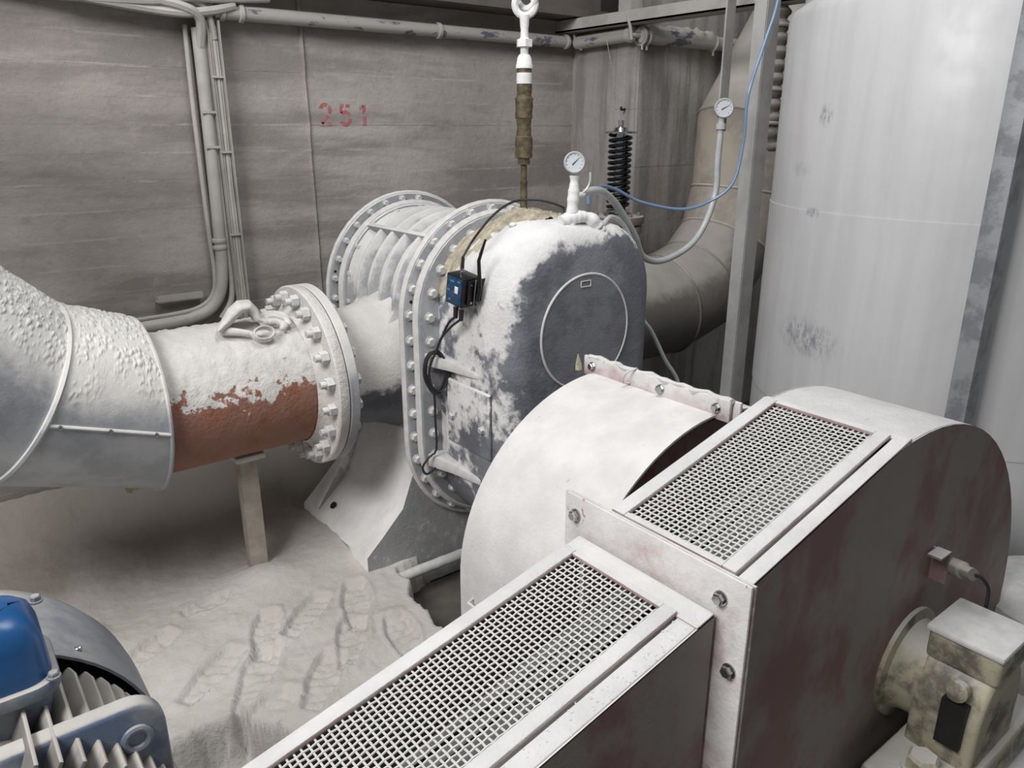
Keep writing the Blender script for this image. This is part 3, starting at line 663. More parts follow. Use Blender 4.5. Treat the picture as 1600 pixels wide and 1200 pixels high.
def woven(f, s0, s1, y0, y1, pitch, r, name, parent):
    m = MB(); ns = int(round((s1 - s0) / pitch)); ny = int(round((y1 - y0) / pitch)); ps = (s1 - s0) / ns; py = (y1 - y0) / ny
    amp = r * .55
    def wire(pts):
        n = 5; m.tube(pts, r, n, cap=False)
    for j in range(ny + 1):
        y = y0 + j * py; pts = []
        for i in range(ns * 2 + 1): 
            ph_ = (1 if (i // 2 + j) % 2 == 0 else -1) if i % 2 == 0 else 0
            pts.append(f(s0 + i * ps / 2, y, amp * ph_))
        wire(pts)
    for i in range(ns + 1):
        s = s0 + i * ps; pts = []
        for j in range(ny * 2 + 1):
            ph_ = (-1 if (i + j // 2) % 2 == 0 else 1) if j % 2 == 0 else 0
            pts.append(f(s, y0 + j * py / 2, amp * ph_))
        wire(pts)
    o = m.obj(name, M_mesh, parent, ang=60); o['kind'] = 'stuff'; return o
def window(f, s0, s1, y0, y1, wF, wN, wE, h=.004):
    bar_top(f, s0 - wE, s1 + wE, y1, y1 + wF, .001, .011, 'window_frame', M_gtop, BG, .003)
    bar_top(f, s0 - wE, s1 + wE, y0 - wN, y0, .001, .011, 'window_frame', M_gtop, BG, .003)
    bar_top(f, s0 - wE, s0, y0, y1, .001, .010, 'window_frame', M_gtop, BG, .003)
    bar_top(f, s1, s1 + wE, y0, y1, .001, .010, 'window_frame', M_gtop, BG, .003)
    woven(f, s0 - .004, s1 + .004, y0 - .004, y1 + .004, .0122, .0019, 'wire_mesh', BG)
window(on_top, .018, slope_len - .012, .684, .914, .034, .029, .012)
# transition dust sheet at the head of the upper window
bar_top(on_top, slope_len - .002, slope_len + .014, Y0 + .002, Y1 - .002, -.008, .003, 'head_sheet', M_gtop, BG)
# flanged joint plates
for x0, x1, zt_, mt in ((.955, .961, 1.003, M_gplate), (.966, .972, 1.0, M_gtop)):
    m = MB(); U_ = [(.60, -.12), (.668, -.12), (.668, .86), (.98, .86), (.98, -.12), (1.045, -.12), (1.045, zt_), (.60, zt_)]
    m.loft([[(x, y, z) for y, z in U_] for x in (x0, x1)])
    m.obj('joint_plate', mt, BG, bevel=.0015)
for y, z in ((1.012, .962), (.655, .957), (.625, .83), (.625, .6)): link('bolt', bx, BG, (.955, y, z), rot=(0, 0, R(-90)))
# lower section
LY0, LY1, LX, LZ, LS = .658, .990, .945, .926, math.atan(.232)
X_end = -.42
def on_low(s, y, h=0.0): return Vector((LX - s * math.cos(LS) - h * math.sin(LS), y, LZ - s * math.sin(LS) + h * math.cos(LS)))
lz = lambda x: LZ + (x - LX) * math.tan(LS)
lp = [(LX, lz(LX)), (X_end, lz(X_end))] + [(X_end - .16 * math.sin(R(a)), lz(X_end) - .19 + .19 * math.cos(R(a))) for a in range(15, 91, 15)] + [(X_end - .16, .1), (X_end, .0), (LX, .0)]
m = MB(); m.prismY(lp, LY0, LY0 + T); m.obj('side_plate', M_guard, BG)
m = MB(); m.prismY(lp, LY1 - T, LY1); m.obj('side_plate', M_guard, BG)
sl_len = 1.25
bar_top(on_low, 0, 1.4, LY0, .700, -.006, .0, 'top_strip', M_gtop, BG)
bar_top(on_low, 0, 1.4, .965, LY1, -.006, .0, 'top_strip', M_gtop, BG)
bar_top(on_low, .0, .045, LY0, LY1, -.005, .003, 'head_sheet', M_gtop, BG)
window(on_low, .052, sl_len, .732, .954, .032, .0295, .012)
m = MB()
for k in range(160):
    s = random.uniform(.02, .9); y = random.choice([random.uniform(.66, .705), random.uniform(.665, .70)]); p = on_low(s, y, .0)
    if s > .35 and random.random() < .6: continue
    m.sphere(p, random.uniform(.001, .0028), 3, (1.3, 1, .6))
o = m.obj('dust_crumbs', M_rim, BG); o['kind'] = 'stuff'
# pulleys and belts seen through the mesh
PU = thing('drive_pulley', (1.63, .79, .48), 'big grooved iron pulley inside the belt guard, seen through the mesh', 'pulley')
m = MB(); pr = []
for k in range(13): pr.append((.55 if k % 2 == 0 else .535, -.09 + .015 * k))
m.lathe(pr, (1.63, .79, .48), (0, 1, 0), 48); m.obj('pulley_rim', M_in, PU)
m = MB(); m.lathe([(.12, 0), (.12, .012), (.05, .014), (.05, .20)], (1.655, .63, .50), (0, -1, 0), 24); m.obj('drive_shaft', M_in, PU)
dl = (Vector((-.10, 0, .62)) - Vector((1.57, 0, .45)))
for k in range(6):
    y = .715 + .03 * k
    a0 = Vector((1.63, y, .48)); tdir = Vector((-math.sin(R(14.6)), 0, math.cos(R(14.6))))
    pts = [a0 + Vector((math.cos(R(a)), 0, math.sin(R(a)))) * .55 for a in range(0, 104, 8)] + [a0 + tdir * .55]
    e = Vector((-.10, y, .50)) + tdir * .09
    pts += [pts[-1].lerp(e, t) for t in (.25, .5, .75, 1)]
    m = MB(); m.loft([[p + Vector((0, -.011, 0)), p + Vector((0, .011, 0)), p + Vector((0, .008, -.012)), p + Vector((0, -.008, -.012))] for p in pts])
    tag(m.obj('drive_belt', M_belt, smooth=False), ['first', 'second', 'third', 'fourth', 'fifth', 'sixth'][k] + ' grey drive belt under the guard mesh, counted from the dark side plate', 'belt', 'drive belts inside the guard')

# speed sensor on guard side plate
SS = thing('speed_sensor', (1.75, .6, .75), 'small dusty speed sensor on a bracket on the maroon guard side', 'sensor')
m = MB(); m.box(1.70, 1.705, .585, .622, .72, .80); m.box(1.655, 1.705, .585, .615, .797, .802); m.obj('bracket', M_guard, SS)
m = MB(); m.lathe([(.02, 0), (.02, .07), (.014, .074), (.014, .10)], (1.735, .615, .752), (-.45, -.85, .25), 16); m.obj('sensor_body', M_duct, SS)
m = MB(); m.tube(spline([(1.69, .525, .778), (1.705, .515, .768), (1.74, .51, .73), (1.75, .51, .68), (1.745, .505, .62)], 6), .004, 6); m.obj('sensor_lead', M_cable, SS)

# ------------------------------------------------------------------ outboard bearing
OB = thing('outboard_bearing', (1.64, .49, .3), 'cream split bearing block on the shaft in front of the guard', 'bearing')
m = MB(); m.lathe([(.135, 0), (.135, .010), (.112, .014), (.104, .03), (.102, .075)], (1.655, .622, .515), (0, -1, 0), 28); m.obj('shaft_hub', M_bear, OB)
hs = [(1.66 + .11 * math.cos(R(a)), .50 + .13 * math.sin(R(a))) for a in range(0, 181, 12)] + [(1.55, .36), (1.77, .36)]
m = MB(); m.prismY(hs, .415, .555); m.obj('housing', M_bear, OB, bevel=.012, segs=3)
m = MB(); m.box(1.585, 1.735, .41, .558, .60, .675); m.obj('top_block', M_bear, OB, bevel=.012, segs=3)
m = MB(); m.box(1.578, 1.742, .406, .562, .668, .684); m.obj('dust_cap', M_rim, OB, bevel=.006)
m = MB(); m.box(1.40, 1.92, .40, .575, .30, .40); m.obj('base', M_bear, OB, bevel=.015, segs=3)
bb = hexbolt('bolt', M_bear, .034, .03)
link('bolt', bb, OB, (1.49, .485, .40), rot=(R(-90), 0, 0)); link('bolt', bb, OB, (1.84, .485, .40), rot=(R(-90), 0, 0))
m = MB(); m.box(1.535, 1.556, .44, .49, .45, .56); m.obj('oil_slot', M_grime, OB)
m = MB(); m.lathe([(.022, 0), (.022, .02), (.016, .024)], (1.553, .465, .585), (-1, 0, .25), 14); m.obj('oil_plug', M_bear, OB)
m = MB(); m.box(1.30, 2.0, .36, .60, -.14, .298); tag(m.obj('bearing_plinth', M_foot, bevel=.01), 'dusty steel plinth carrying the cream bearing block', 'plinth')
HB = thing('side_housing', (2.3, .55, -.14), 'dust-covered rounded housing beyond the guard at the right edge', 'housing')
m = MB(); m.lathe([(.22, 0), (.22, .54)], (2.42, .50, -.14), (0, 0, 1), 32); m.obj('shell', M_drum, HB)
m = MB(); m.lathe([(.235, .40), (.24, .405), (.24, .425), (.10, .47), (.04, .475)], (2.42, .50, 0), (0, 0, 1), 32); m.obj('lid', M_rim, HB)

# ------------------------------------------------------------------ electric motor (lower left)
MX, MZ = -.10, .62
MO = thing('electric_motor', (MX, 1.2, .2), 'blue-grey electric motor with cooling fins and fan cowl, lower left', 'motor')
m = MB(); m.lathe([(.24, 1.02), (.24, 1.36)], (MX, 0, MZ), (0, 1, 0), 48); m.obj('stator_body', M_fin, MO)
m = MB(); m.lathe([(.296, 1.302), (.301, 1.302), (.301, 1.46), (.296, 1.52), (.28, 1.575), (.25, 1.61), (.18, 1.635), (.05, 1.64)], (MX, 0, MZ), (0, 1, 0), 64, False); m.obj('fan_cowl', M_cowl, MO)
for a in range(-14, 196, 6):
    if 75 < a < 140: continue
    ca, sa = math.cos(R(a)), math.sin(R(a)); d = Vector((ca, 0, sa)); t = Vector((-sa, 0, ca)); c = Vector((MX, 0, MZ))
    m = MB(); ht = .292
    L = [[c + d * .232 - t * .005 + Vector((0, y, 0)), c + d * h_ - t * .003 + Vector((0, y, 0)), c + d * h_ + t * .003 + Vector((0, y, 0)), c + d * .232 + t * .005 + Vector((0, y, 0))] for y, h_ in ((1.03, ht), (1.27, ht), (1.30, ht - .008), (1.315, ht - .03))]
    m.loft(L); m.obj('cooling_fin', M_fin, MO, bevel=.0015)
m = MB(); es = rrect(MX - .27, MX + .272, MZ - .27, MZ + .262, .05, .1)
m.prismY(es, 1.085, 1.12); m.obj('end_shield', M_motor, MO, bevel=.008, segs=3)
for x in (.02, .048, .076, .104, .132, -.01, -.2, -.24, -.28):
    m = MB(); h1 = .195 if x < .12 else .15
    m.loft([[(x - .006, 1.086, MZ + .02), (x + .006, 1.086, MZ + .02), (x + .005, 1.086, MZ + h1), (x - .005, 1.086, MZ + h1)], [(x - .004, 1.0, MZ + .02), (x + .004, 1.0, MZ + .02), (x + .003, 1.045, MZ + h1 - .03), (x - .003, 1.045, MZ + h1 - .03)]])
    m.obj('shield_rib', M_motor, MO, bevel=.002)
m = MB(); m.torus((.128, 1.083, .825), (0, 1, 0), .018, .006, 24); m.obj('lifting_ring', M_motor, MO)
TB = MB(); TB.loft([[(x, y, z) for x, y in rp_] for z, rp_ in ((.84, rrect(-.19, .03, 1.17, 1.30, .02, .02)), (.905, rrect(-.2, .045, 1.16, 1.305, .025, .025)))]); TB.obj('terminal_box_base', M_motor, MO, bevel=.004)
tbp = lambda i: rrect(-.20 + i, .048 - i, 1.16 + i, 1.305 - i, .04, .04)
m = MB(); m.loft([[(x, y, z) for x, y in tbp(i)] for z, i in ((.925, 0), (.935, 0), (.985, .003), (1.008, .009), (1.022, .02), (1.030, .036), (1.033, .055))]); tbx = m.obj('terminal_box', M_blue, MO, ang=60)
m = MB(); m.loft([[(x, y, z) for x, y in rrect(-.21, .056, 1.15, 1.312, .04, .04)] for z in (.903, .926)]); m.obj('terminal_box_rim', M_motor, MO, bevel=.004)
link('screw', hexbolt('screw', M_cowl, .008, .008), MO, (.046, 1.165, .926), rot=(R(-90), 0, 0)); link('screw', hexbolt('screw', M_cowl, .008, .01), MO, (.05, 1.295, .985), rot=(R(-90), 0, 0))
link('screw', bpy.data.meshes['screw'], MO, (.095, 1.335, .848), rot=(R(-50), 0, R(-30)))
m = MB(); m.box(MX - .3, MX + .3, 1.0, 1.5, -.14, .20); m.box(MX - .28, MX - .2, 1.05, 1.35, .2, .42); m.box(MX + .2, MX + .28, 1.05, 1.35, .2, .42); m.obj('motor_foot', M_motor, MO, bevel=.01)

# ------------------------------------------------------------------ wall conduits, tray, service pipe
def tubes(name, mat, pts, r, label, cat, n=10, k=8, group=None, smooth=True):
    m = MB(); m.tube(spline(pts, k) if smooth else pts, r, n); return tag(m.obj(name, mat), label, cat, group)
CT = thing('cable_tray', (1.155, WY, .9), 'narrow vertical cable tray with cables running down the concrete wall', 'cable tray')
m = MB(); m.box(1.13, 1.18, 3.49, 3.5, .55, 2.12); m.box(1.175, 1.18, 3.455, 3.548, .55, 2.12); m.box(1.13, 1.134, 3.465, 3.548, .55, 2.12); m.obj('tray_channel', M_tray, CT)
for x, r in ((1.143, .008), (1.158, .009), (1.168, .006)):
    m = MB(); m.tube([(x + .004 * fbm(z * 3, x * 40, 0), 3.48 - .003 * fbm(z * 2, 1, x * 9), z) for z in [.6 + .05 * i for i in range(31)]], r, 6); m.obj('cable', M_cond, CT)
for z in (1.25, 1.6, 1.9): 
    m = MB(); m.box(1.128, 1.182, 3.462, 3.47, z, z + .008); m.obj('cable_tie', M_cond, CT)
WC = thing('bent_conduit', (1.09, 3.5, .9), 'thick grey conduit bending left at its foot on the concrete wall', 'conduit')
pts = [(1.103, 3.5, 2.09), (1.10, 3.5, 1.7), (1.093, 3.5, 1.3), (1.088, 3.5, 1.13), (1.07, 3.5, 1.01), (1.02, 3.5, .935), (.95, 3.5, .905), (.85, 3.5, .893), (.4, 3.5, .88)]
m = MB(); m.tube(spline(pts, 8), .026, 14); m.obj('conduit_run', M_cond, WC)
for z in (1.17, 1.20): 
    m = MB(); m.lathe([(.029, 0), (.031, .004), (.031, .014), (.029, .018)], (1.0885, 3.5, z + .02), (0, 0, 1), 16); m.obj('coupling', M_cond, WC)
for z in (1.62, 1.76):
    m = MB(); m.box(1.068, 1.138, 3.470, 3.476, z, z + .010); m.obj('clip', M_cond, WC)
tubes('thin_conduit', M_cond, [(1.058, 3.515, 2.10), (1.052, 3.515, 1.8), (1.052, 3.515, 1.3), (1.056, 3.515, 1.1), (1.04, 3.515, 1.0), (.98, 3.515, .945), (.85, 3.515, .925), (.5, 3.515, .92)], .010, 'thin grey conduit left of the thick conduit on the wall', 'conduit')
tubes('thin_conduit', M_cond, [(1.07, 3.53, 2.06), (1.065, 3.53, 1.6), (1.07, 3.53, 1.2)], .008, 'thin cable squeezed between the thick conduit and the wall', 'conduit')
tubes('thin_conduit', M_cond, [(1.14, 3.5, 2.10), (1.128, 3.505, 1.98), (1.122, 3.505, 1.6), (1.122, 3.505, 1.2), (1.124, 3.505, 1.05), (1.11, 3.505, .95), (1.06, 3.505, .88)], .014, 'medium grey conduit between the thick conduit and the cable tray', 'conduit')
m = MB(); m.box(.80, .99, 3.50, 3.505, .985, 1.015); m.box(.80, .99, 3.50, 3.548, .983, .987); tag(m.obj('strut_channel', M_tray), 'short slotted strut on the wall above the conduit bend', 'bracket')
# cable bundle top left
for i, (p, r) in enumerate([([(.35, 3.47, 2.20), (.75, 3.45, 2.155), (1.0, 3.44, 2.135), (1.14, 3.45, 2.15), (1.25, 3.46, 2.18)], .018), ([(.55, 3.47, 2.23), (.85, 3.44, 2.185), (1.02, 3.43, 2.16), (1.1, 3.45, 2.12), (1.103, 3.49, 2.02)], .02), ([(.6, 3.46, 2.16), (.9, 3.43, 2.165), (1.05, 3.43, 2.19), (1.2, 3.45, 2.2), (1.4, 3.46, 2.22)], .016), ([(.2, 3.48, 2.235), (.7, 3.46, 2.19), (.95, 3.45, 2.195), (1.12, 3.46, 2.17), (1.16, 3.48, 2.05)], .014)]):
    tubes('cable', M_cond, p, r, ['dusty cable arching lowest in the bundle at the top of the wall', 'thick dusty cable bending down into the conduits at the wall top', 'dusty cable crossing over the bundle toward the wall pipe', 'thin dusty cable at the back of the bundle, top left'][i], 'cable', 8, group='cable bundle at the wall top')
WP = thing('service_pipe', (2.1, 3.48, 2.15), 'long pipe with flaking blue-grey paint along the top of the wall', 'pipe')
m = MB(); m.cyl((1.17, 3.485, 2.157), (3.12, 3.485, 2.157), .03, 16); m.obj('pipe_run', M_wpipe, WP)
for x in (1.19, 1.27, 2.25, 3.09):
    m = MB(); m.lathe([(.034, 0), (.038, .004), (.038, .018), (.034, .022)], (x, 3.485, 2.157), (1, 0, 0), 18); m.box(x, x + .02, 3.48, 3.55, 2.165, 2.19); m.obj('pipe_clamp', M_cond, WP)
# pipes round the pier
PB = thing('pier_pipe', (3.17, 3.25, 2.15), 'short capped pipe along the side of the concrete pier', 'pipe')
m = MB(); m.cyl((3.165, 3.46, 2.153), (3.165, 3.03, 2.163), .034, 16); m.obj('pipe_run', M_wpipe, PB)
m = MB(); m.lathe([(.036, 0), (.04, .005), (.04, .03), (.036, .034)], (3.165, 3.07, 2.162), (0, -1, 0), 18); m.obj('collar', M_cond, PB)
m = MB(); m.tube(spline([(3.165, 3.42, 2.115), (3.14, 3.44, 2.15), (3.15, 3.47, 2.20), (3.2, 3.5, 2.2)], 6), .007, 6); m.obj('hanger_wire', M_cond, PB)
PF = thing('pier_pipe', (3.6, 2.98, 2.15), 'pipe with lumpy dust on top across the front of the concrete pier', 'pipe')
m = MB(); L = []
for i in range(90):
    x = 3.16 + i * .0125; lp = []
    for k in range(28):
        a = 2 * PI * k / 28; up = max(0, math.sin(a)); wt = sstep(3.2, 3.26, x) * (1 - sstep(3.72, 3.78, x))
        r = .036 + wt * up * (.022 + .016 * fbm(x * 22, a * 3, 1))
        lp.append((x, 2.985 + r * math.cos(a), 2.150 + r * math.sin(a)))
    L.append(lp)
m.loft(L); m.obj('pipe_run', M_wpipe, PF, ang=60)
for x in (3.165, 3.2, 3.74):
    m = MB(); m.lathe([(.038, 0), (.046, .004), (.046, .014), (.038, .018)], (x, 2.985, 2.15), (1, 0, 0), 18); m.cyl((x + .009, 2.975, 2.11), (x + .009, 2.975, 2.085), .006, 8); m.obj('pipe_clamp', M_cond, PF)
m = MB(); m.cyl((3.10, 2.985, 2.15), (3.17, 2.985, 2.15), .012, 10); m.obj('end_stud', M_cond, PF)
TR = thing('overhead_channel', (3.1, 2.9, 2.25), 'dusty overhead steel channel running above the pier pipes', 'channel')
m = MB(); m.box(3.08, 3.20, 2.02, 3.56, 2.205, 2.213); m.box(3.08, 3.088, 2.02, 3.56, 2.205, 2.265); m.box(3.192, 3.20, 2.02, 3.56, 2.205, 2.265); m.obj('channel', M_tray, TR)
for x, z in ((3.10, 2.235), (3.13, 2.245)): 
    m = MB(); m.tube(spline([(x, 3.55, z), (x + .01, 3.1, z + .01), (x, 2.6, z + .012), (x + .01, 2.05, z + .01)], 6), .013, 8); m.obj('cable', M_cond, TR)
m = MB(); m.tube(spline([(3.10, 2.98, 2.13), (3.085, 2.98, 2.19), (3.075, 2.99, 2.23)], 5), .008, 8); m.obj('hanger', M_cond, TR)
m = MB(); m.tube(spline([(3.221, 3.12, 1.80), (3.19, 3.115, 1.797), (3.175, 3.11, 1.80), (3.178, 3.105, 1.812)], 5), .006, 8); tag(m.obj('pier_hook', M_grime), 'small dark hook on the side of the concrete pier', 'hook')

# ------------------------------------------------------------------ outlet duct
OD = thing('outlet_duct', (3.2, 2.75, .5), 'large dusty outlet duct turning upward in cream mitred segments behind the column', 'duct')
def seg_chain(pts, r, mats, parent, names):
    pts = [Vector(p) for p in pts]; D = [(b - a).normalized() for a, b in zip(pts[:-1], pts[1:])]
    w = Vector((0, 1, 0)); n = 40; rings = []
    for i, p in enumerate(pts):
        nn = D[0] if i == 0 else D[-1] if i == len(pts) - 1 else (D[i - 1] + D[i]).normalized()
        d = D[min(i, len(D) - 1)]; dd = D[max(i - 1, 0)]
        u = w.cross(dd).normalized(); rg = []
        for k in range(n):
            a = 2 * PI * k / n; q = p + (w * math.cos(a) + u * math.sin(a)) * r; s = (p - q).dot(nn) / dd.dot(nn); rg.append(q + dd * s)
        rings.append(rg)
    for i in range(len(pts) - 1):
        m = MB(); m.loft([rings[i], rings[i + 1]]); m.obj(names[i], mats[i], parent, ang=50)
        if i: 
            m = MB(); m.tube(rings[i], .008, 6, closed=True); m.obj('seam_bead', mats[i], parent)
seg_chain([(2.15, 2.745, .789), (3.18, 2.745, .789), (3.48, 2.745, .87), (3.70, 2.745, 1.08), (3.79, 2.745, 1.36), (3.80, 2.745, 1.72), (4.2, 2.745, 2.25)], .27, [M_duct, M_duct, M_duct, M_cream, M_cream, M_cream], OD, ['duct_run', 'duct_segment', 'duct_segment', 'duct_segment', 'duct_riser', 'duct_hood'])

# ------------------------------------------------------------------ relief valve
VX, VY = 2.815, 2.75
RV = thing('relief_valve', (VX, VY, 1.05), 'spring-loaded relief valve with bare black coil spring on the duct', 'valve')
m = MB(); m.cyl((VX, VY, 1.0), (VX, VY, 1.24), .055, 20); m.obj('neck', M_duct, RV)
m = MB(); m.cyl((VX, VY, 1.205), (VX, VY, 1.24), .125, 32); m.obj('lower_flange', M_duct, RV, bevel=.003)
m = MB(); m.cyl((VX, VY, 1.25), (VX, VY, 1.288), .132, 32); m.obj('upper_flange', M_rflg, RV, bevel=.003)
m = MB(); m.lathe([(.07, 0), (.07, .01), (.055, .02), (.055, .03)], (VX, VY, 1.288), (0, 0, 1), 24); m.obj('spring_seat', M_steel, RV)
m = MB(); m.tube([(VX + .05 * math.cos(t), VY + .05 * math.sin(t), 1.322 + .352 * t / (2 * PI * 13.5)) for t in [2 * PI * i / 16 for i in range(int(16 * 13.5))]], .0088, 7); m.obj('coil_spring', M_spring, RV)
m = MB(); m.cyl((VX, VY, 1.30), (VX, VY, 1.69), .026, 16); m.obj('guide_rod', M_steel, RV)
m = MB(); m.lathe([(.078, 0), (.078, .008), (.035, .012), (.03, .026), (.012, .03), (.012, .04)], (VX, VY, 1.678), (0, 0, 1), 24); m.obj('top_plate', M_steel, RV)
m = MB(); m.loft([[(VX + .014 * math.cos(PI / 3 * i), VY + .014 * math.sin(PI / 3 * i), z) for i in range(6)] for z in (1.715, 1.738)]); m.obj('adjusting_nut', M_steel, RV)
m = MB(); m.cyl((VX + .006, VY, 1.73), (VX - .02, VY + .1, 2.1), .0015, 5); m.obj('pull_wire', M_steel, RV)
fbm_ = hexbolt('bolt', M_rflg, .011, .012)
for a in range(20, 380, 60): link('bolt', fbm_, RV, (VX + .105 * math.cos(R(a)), VY + .105 * math.sin(R(a)), 1.288), rot=(R(-90), 0, 0))

# ------------------------------------------------------------------ hanging grease fitting
HX, HY = 1.772, 2.20
HG = thing('hanging_feeder', (HX, HY, 1.40), 'brown greasy vertical feed tube hanging from a white eye above the blower', 'feeder')
m = MB(); rr_ = Vector((.8, -.6, 0)); m.torus((HX + .002, HY, 2.092), (.55, .83, .1), .034, .012, 28); m.obj('eye_ring', M_white, HG); m = MB(); m.torus((HX + .014, HY + .008, 2.118), (.9, .3, .1), .036, .011, 28); tag(m.obj('shackle_ring', M_white), 'white ring hooked through the eye of the hanging feed tube', 'ring')
m = MB(); m.lathe([(.017, 0), (.015, .03), (.013, .045), (.014, .07), (.02, .075)], (HX, HY, 2.06), (0, 0, -1), 14); m.obj('shank', M_white, HG)
m = MB(); m.loft([[(HX + .028 * math.cos(PI / 3 * i), HY + .028 * math.sin(PI / 3 * i), z) for i in range(6)] for z in (1.962, 1.985)]); m.lathe([(.014, 0), (.014, .03)], (HX, HY, 1.962), (0, 0, -1), 12); m.obj('union_nut', M_white, HG)
m = MB(); m.lathe([(.018, 0), (.024, .01), (.027, .03), (.029, .034), (.029, .044)], (HX, HY, 1.938), (0, 0, -1), 18); m.obj('cap', M_white, HG)
m = MB(); L = []
for i in range(70):
    t = i / 69; z = 1.895 - .315 * t; base = .0255
    if .30 < t < .52: base = .0295
    if .70 < t < .93: base = .030
    if t > .93: base = .021
    L.append([(HX + (base + .003 * fbm(z * 60, math.cos(a) * 3, math.sin(a) * 3)) * math.cos(a), HY + (base + .003 * fbm(z * 60, math.cos(a) * 3, math.sin(a) * 3)) * math.sin(a), z) for a in [2 * PI * k / 20 for k in range(20)]])
m.loft(L); gt = m.obj('grease_tube', M_oil, HG)
m = MB(); m.lathe([(.0262, 0), (.0266, .03), (.0262, .035)], (HX - .0012, HY - .0016, 1.88), (0, 0, -1), 18); m.obj('bare_band', M_white, gt)
m = MB(); m.lathe([(.011, 0), (.011, .06), (.014, .062), (.014, .07), (.012, .075), (.013, .09), (.013, .2)], (HX, HY, 1.585), (0, 0, -1), 14); m.obj('feed_stem', M_oil, HG)

# ------------------------------------------------------------------ pressure gauges
def gauge(parent, c, nrm, r, ang):
    c = Vector(c); n = Vector(nrm).normalized()
    m = MB(); m.lathe([(r * .9, -.022), (r, -.018), (r, .006), (r * .93, .010), (r * .86, .010), (r * .84, .004)], c, n, 32); g = m.obj('gauge_case', M_hose, parent)
    m = MB(); m.cyl(c + n * .004, c + n * .0062, r * .85, 32); d = m.obj('dial', M_dial, g)
    up = Vector((0, 0, 1)); rt = up.cross(n).normalized(); u2 = n.cross(rt)
    m = MB(); q = rt * math.cos(R(ang)) + u2 * math.sin(R(ang)); s = n.cross(q)
    a = c + n * .0075
    m.add([a - q * r * .3 - s * r * .05, a - q * r * .3 + s * r * .05, a + q * r * .68, a - q * r * .3 - s * r * .05 + n * .001, a - q * r * .3 + s * r * .05 + n * .001, a + q * r * .68 + n * .001], [(0, 1, 2), (5, 4, 3), (0, 3, 4, 1), (1, 4, 5, 2), (2, 5, 3, 0)]); m.obj('needle', M_ink, g)
    m = MB()
    for k in range(11):
        t = R(225 - 27 * k); e = rt * math.cos(t) + u2 * math.sin(t); f = n.cross(e) * r * .02
        p0 = c + n * .0064 + e * r * .66; p1 = c + n * .0064 + e * r * .78
        m.add([p0 - f, p0 + f, p1 + f, p1 - f], [(0, 1, 2, 3)])
    m.obj('dial_marks', M_ink, g)
G1 = thing('pressure_gauge', (1.83, 1.99, 1.40), 'round pressure gauge on a white-crusted stem on top of the blower', 'gauge')
gauge(G1, (1.822, 1.99, 1.592), (-.62, -.78, .05), .036, 45)
m = MB(); pts = [(1.812, 1.99, 1.38), (1.818, 1.99, 1.44), (1.822, 1.99, 1.50), (1.824, 1.99, 1.548)]
L = spline(pts, 8); m.tube(L, [.02 + .004 * fbm(p.z * 50, 1, 2) - .004 * (p.z > 1.5) for p in L], 12); m.obj('stem', M_white, G1, ang=80)
m = MB(); L = spline([(1.775, 2.0, 1.398), (1.81, 1.99, 1.408), (1.85, 1.975, 1.412), (1.885, 1.965, 1.40), (1.91, 1.955, 1.375)], 8); m.tube(L, [.022 + .007 * fbm(p.x * 40, p.y * 30, 2) for p in L], 12); m.obj('crusted_tee', M_white, G1, ang=80)
m = MB(); m.tube(spline([(1.84, 1.975, 1.487), (1.858, 1.965, 1.505), (1.868, 1.96, 1.53), (1.868, 1.96, 1.56)], 5), .004, 6); m.lathe([(.009, 0), (.011, .006), (.011, .018), (.007, .03)], (1.83, 1.985, 1.485), (.8, -.5, 0), 10); m.obj('valve_lever', M_hose, G1)
m = MB(); m.lathe([(.013, 0), (.013, .02), (.017, .022), (.017, .03), (.013, .034)], (1.905, 1.957, 1.38), (.7, -.25, -.7), 12); m.obj('pipe_union', M_bolt, G1)
G2 = thing('pressure_gauge', (2.84, 2.19, 1.70), 'round pressure gauge fixed to the hanging flat bar', 'gauge')
gauge(G2, (2.855, 2.185, 1.783), (-.7, -.7, 0), .041, 30)
m = MB(); m.lathe([(.014, 0), (.014, .03), (.022, .032), (.022, .055), (.013, .058), (.013, .09)], (2.86, 2.198, 1.752), (0, 0, -1), 14); m.obj('gauge_socket', M_hose, G2)
m = MB(); m.box(2.862, 2.918, 2.215, 2.223, 1.69, 2.9); tag(m.obj('flat_bar', M_col), 'pale flat steel bar hanging down to the gauge', 'bar')
tubes('air_hose', M_hose, [(2.86, 2.198, 1.665), (2.86, 2.2, 1.56), (2.862, 2.2, 1.43), (2.80, 2.2, 1.29), (2.70, 2.2, 1.205), (2.52, 2.19, 1.165), (2.38, 2.17, 1.20), (2.27, 2.12, 1.30), (2.13, 2.08, 1.42), (2.02, 2.04, 1.478), (1.93, 2.0, 1.495), (1.86, 1.985, 1.49)], .014, 'clear air hose looping from the hanging gauge to the blower gauge', 'hose', 10)
tubes('blue_air_line', M_bhose, [(2.90, 1.965, 2.6), (2.845, 1.96, 2.2), (2.785, 1.96, 2.03), (2.722, 1.96, 1.88), (2.708, 1.965, 1.79), (2.715, 1.97, 1.65), (2.69, 1.985, 1.49), (2.63, 2.06, 1.41), (2.53, 2.12, 1.385), (2.36, 2.18, 1.42), (2.24, 2.2, 1.472), (2.13, 2.18, 1.49), (2.0, 2.1, 1.47), (1.95, 2.05, 1.44)], .0062, 'thin blue air line sagging between the blower gauge and the column', 'air line', 8)
tubes('drain_hose', M_hose, [(1.925, 1.955, 1.375), (2.0, 1.985, 1.40), (2.085, 2.01, 1.368), (2.145, 2.02, 1.305), (2.195, 2.02, 1.20), (2.215, 2.02, 1.08), (2.225, 2.01, .99), (2.27, 2.0, .93), (2.36, 2.0, .80), (2.47, 2.0, .64), (2.5, 2.0, .3)], .0085, 'thin grey drain hose running down behind the blower end cover', 'hose', 8)

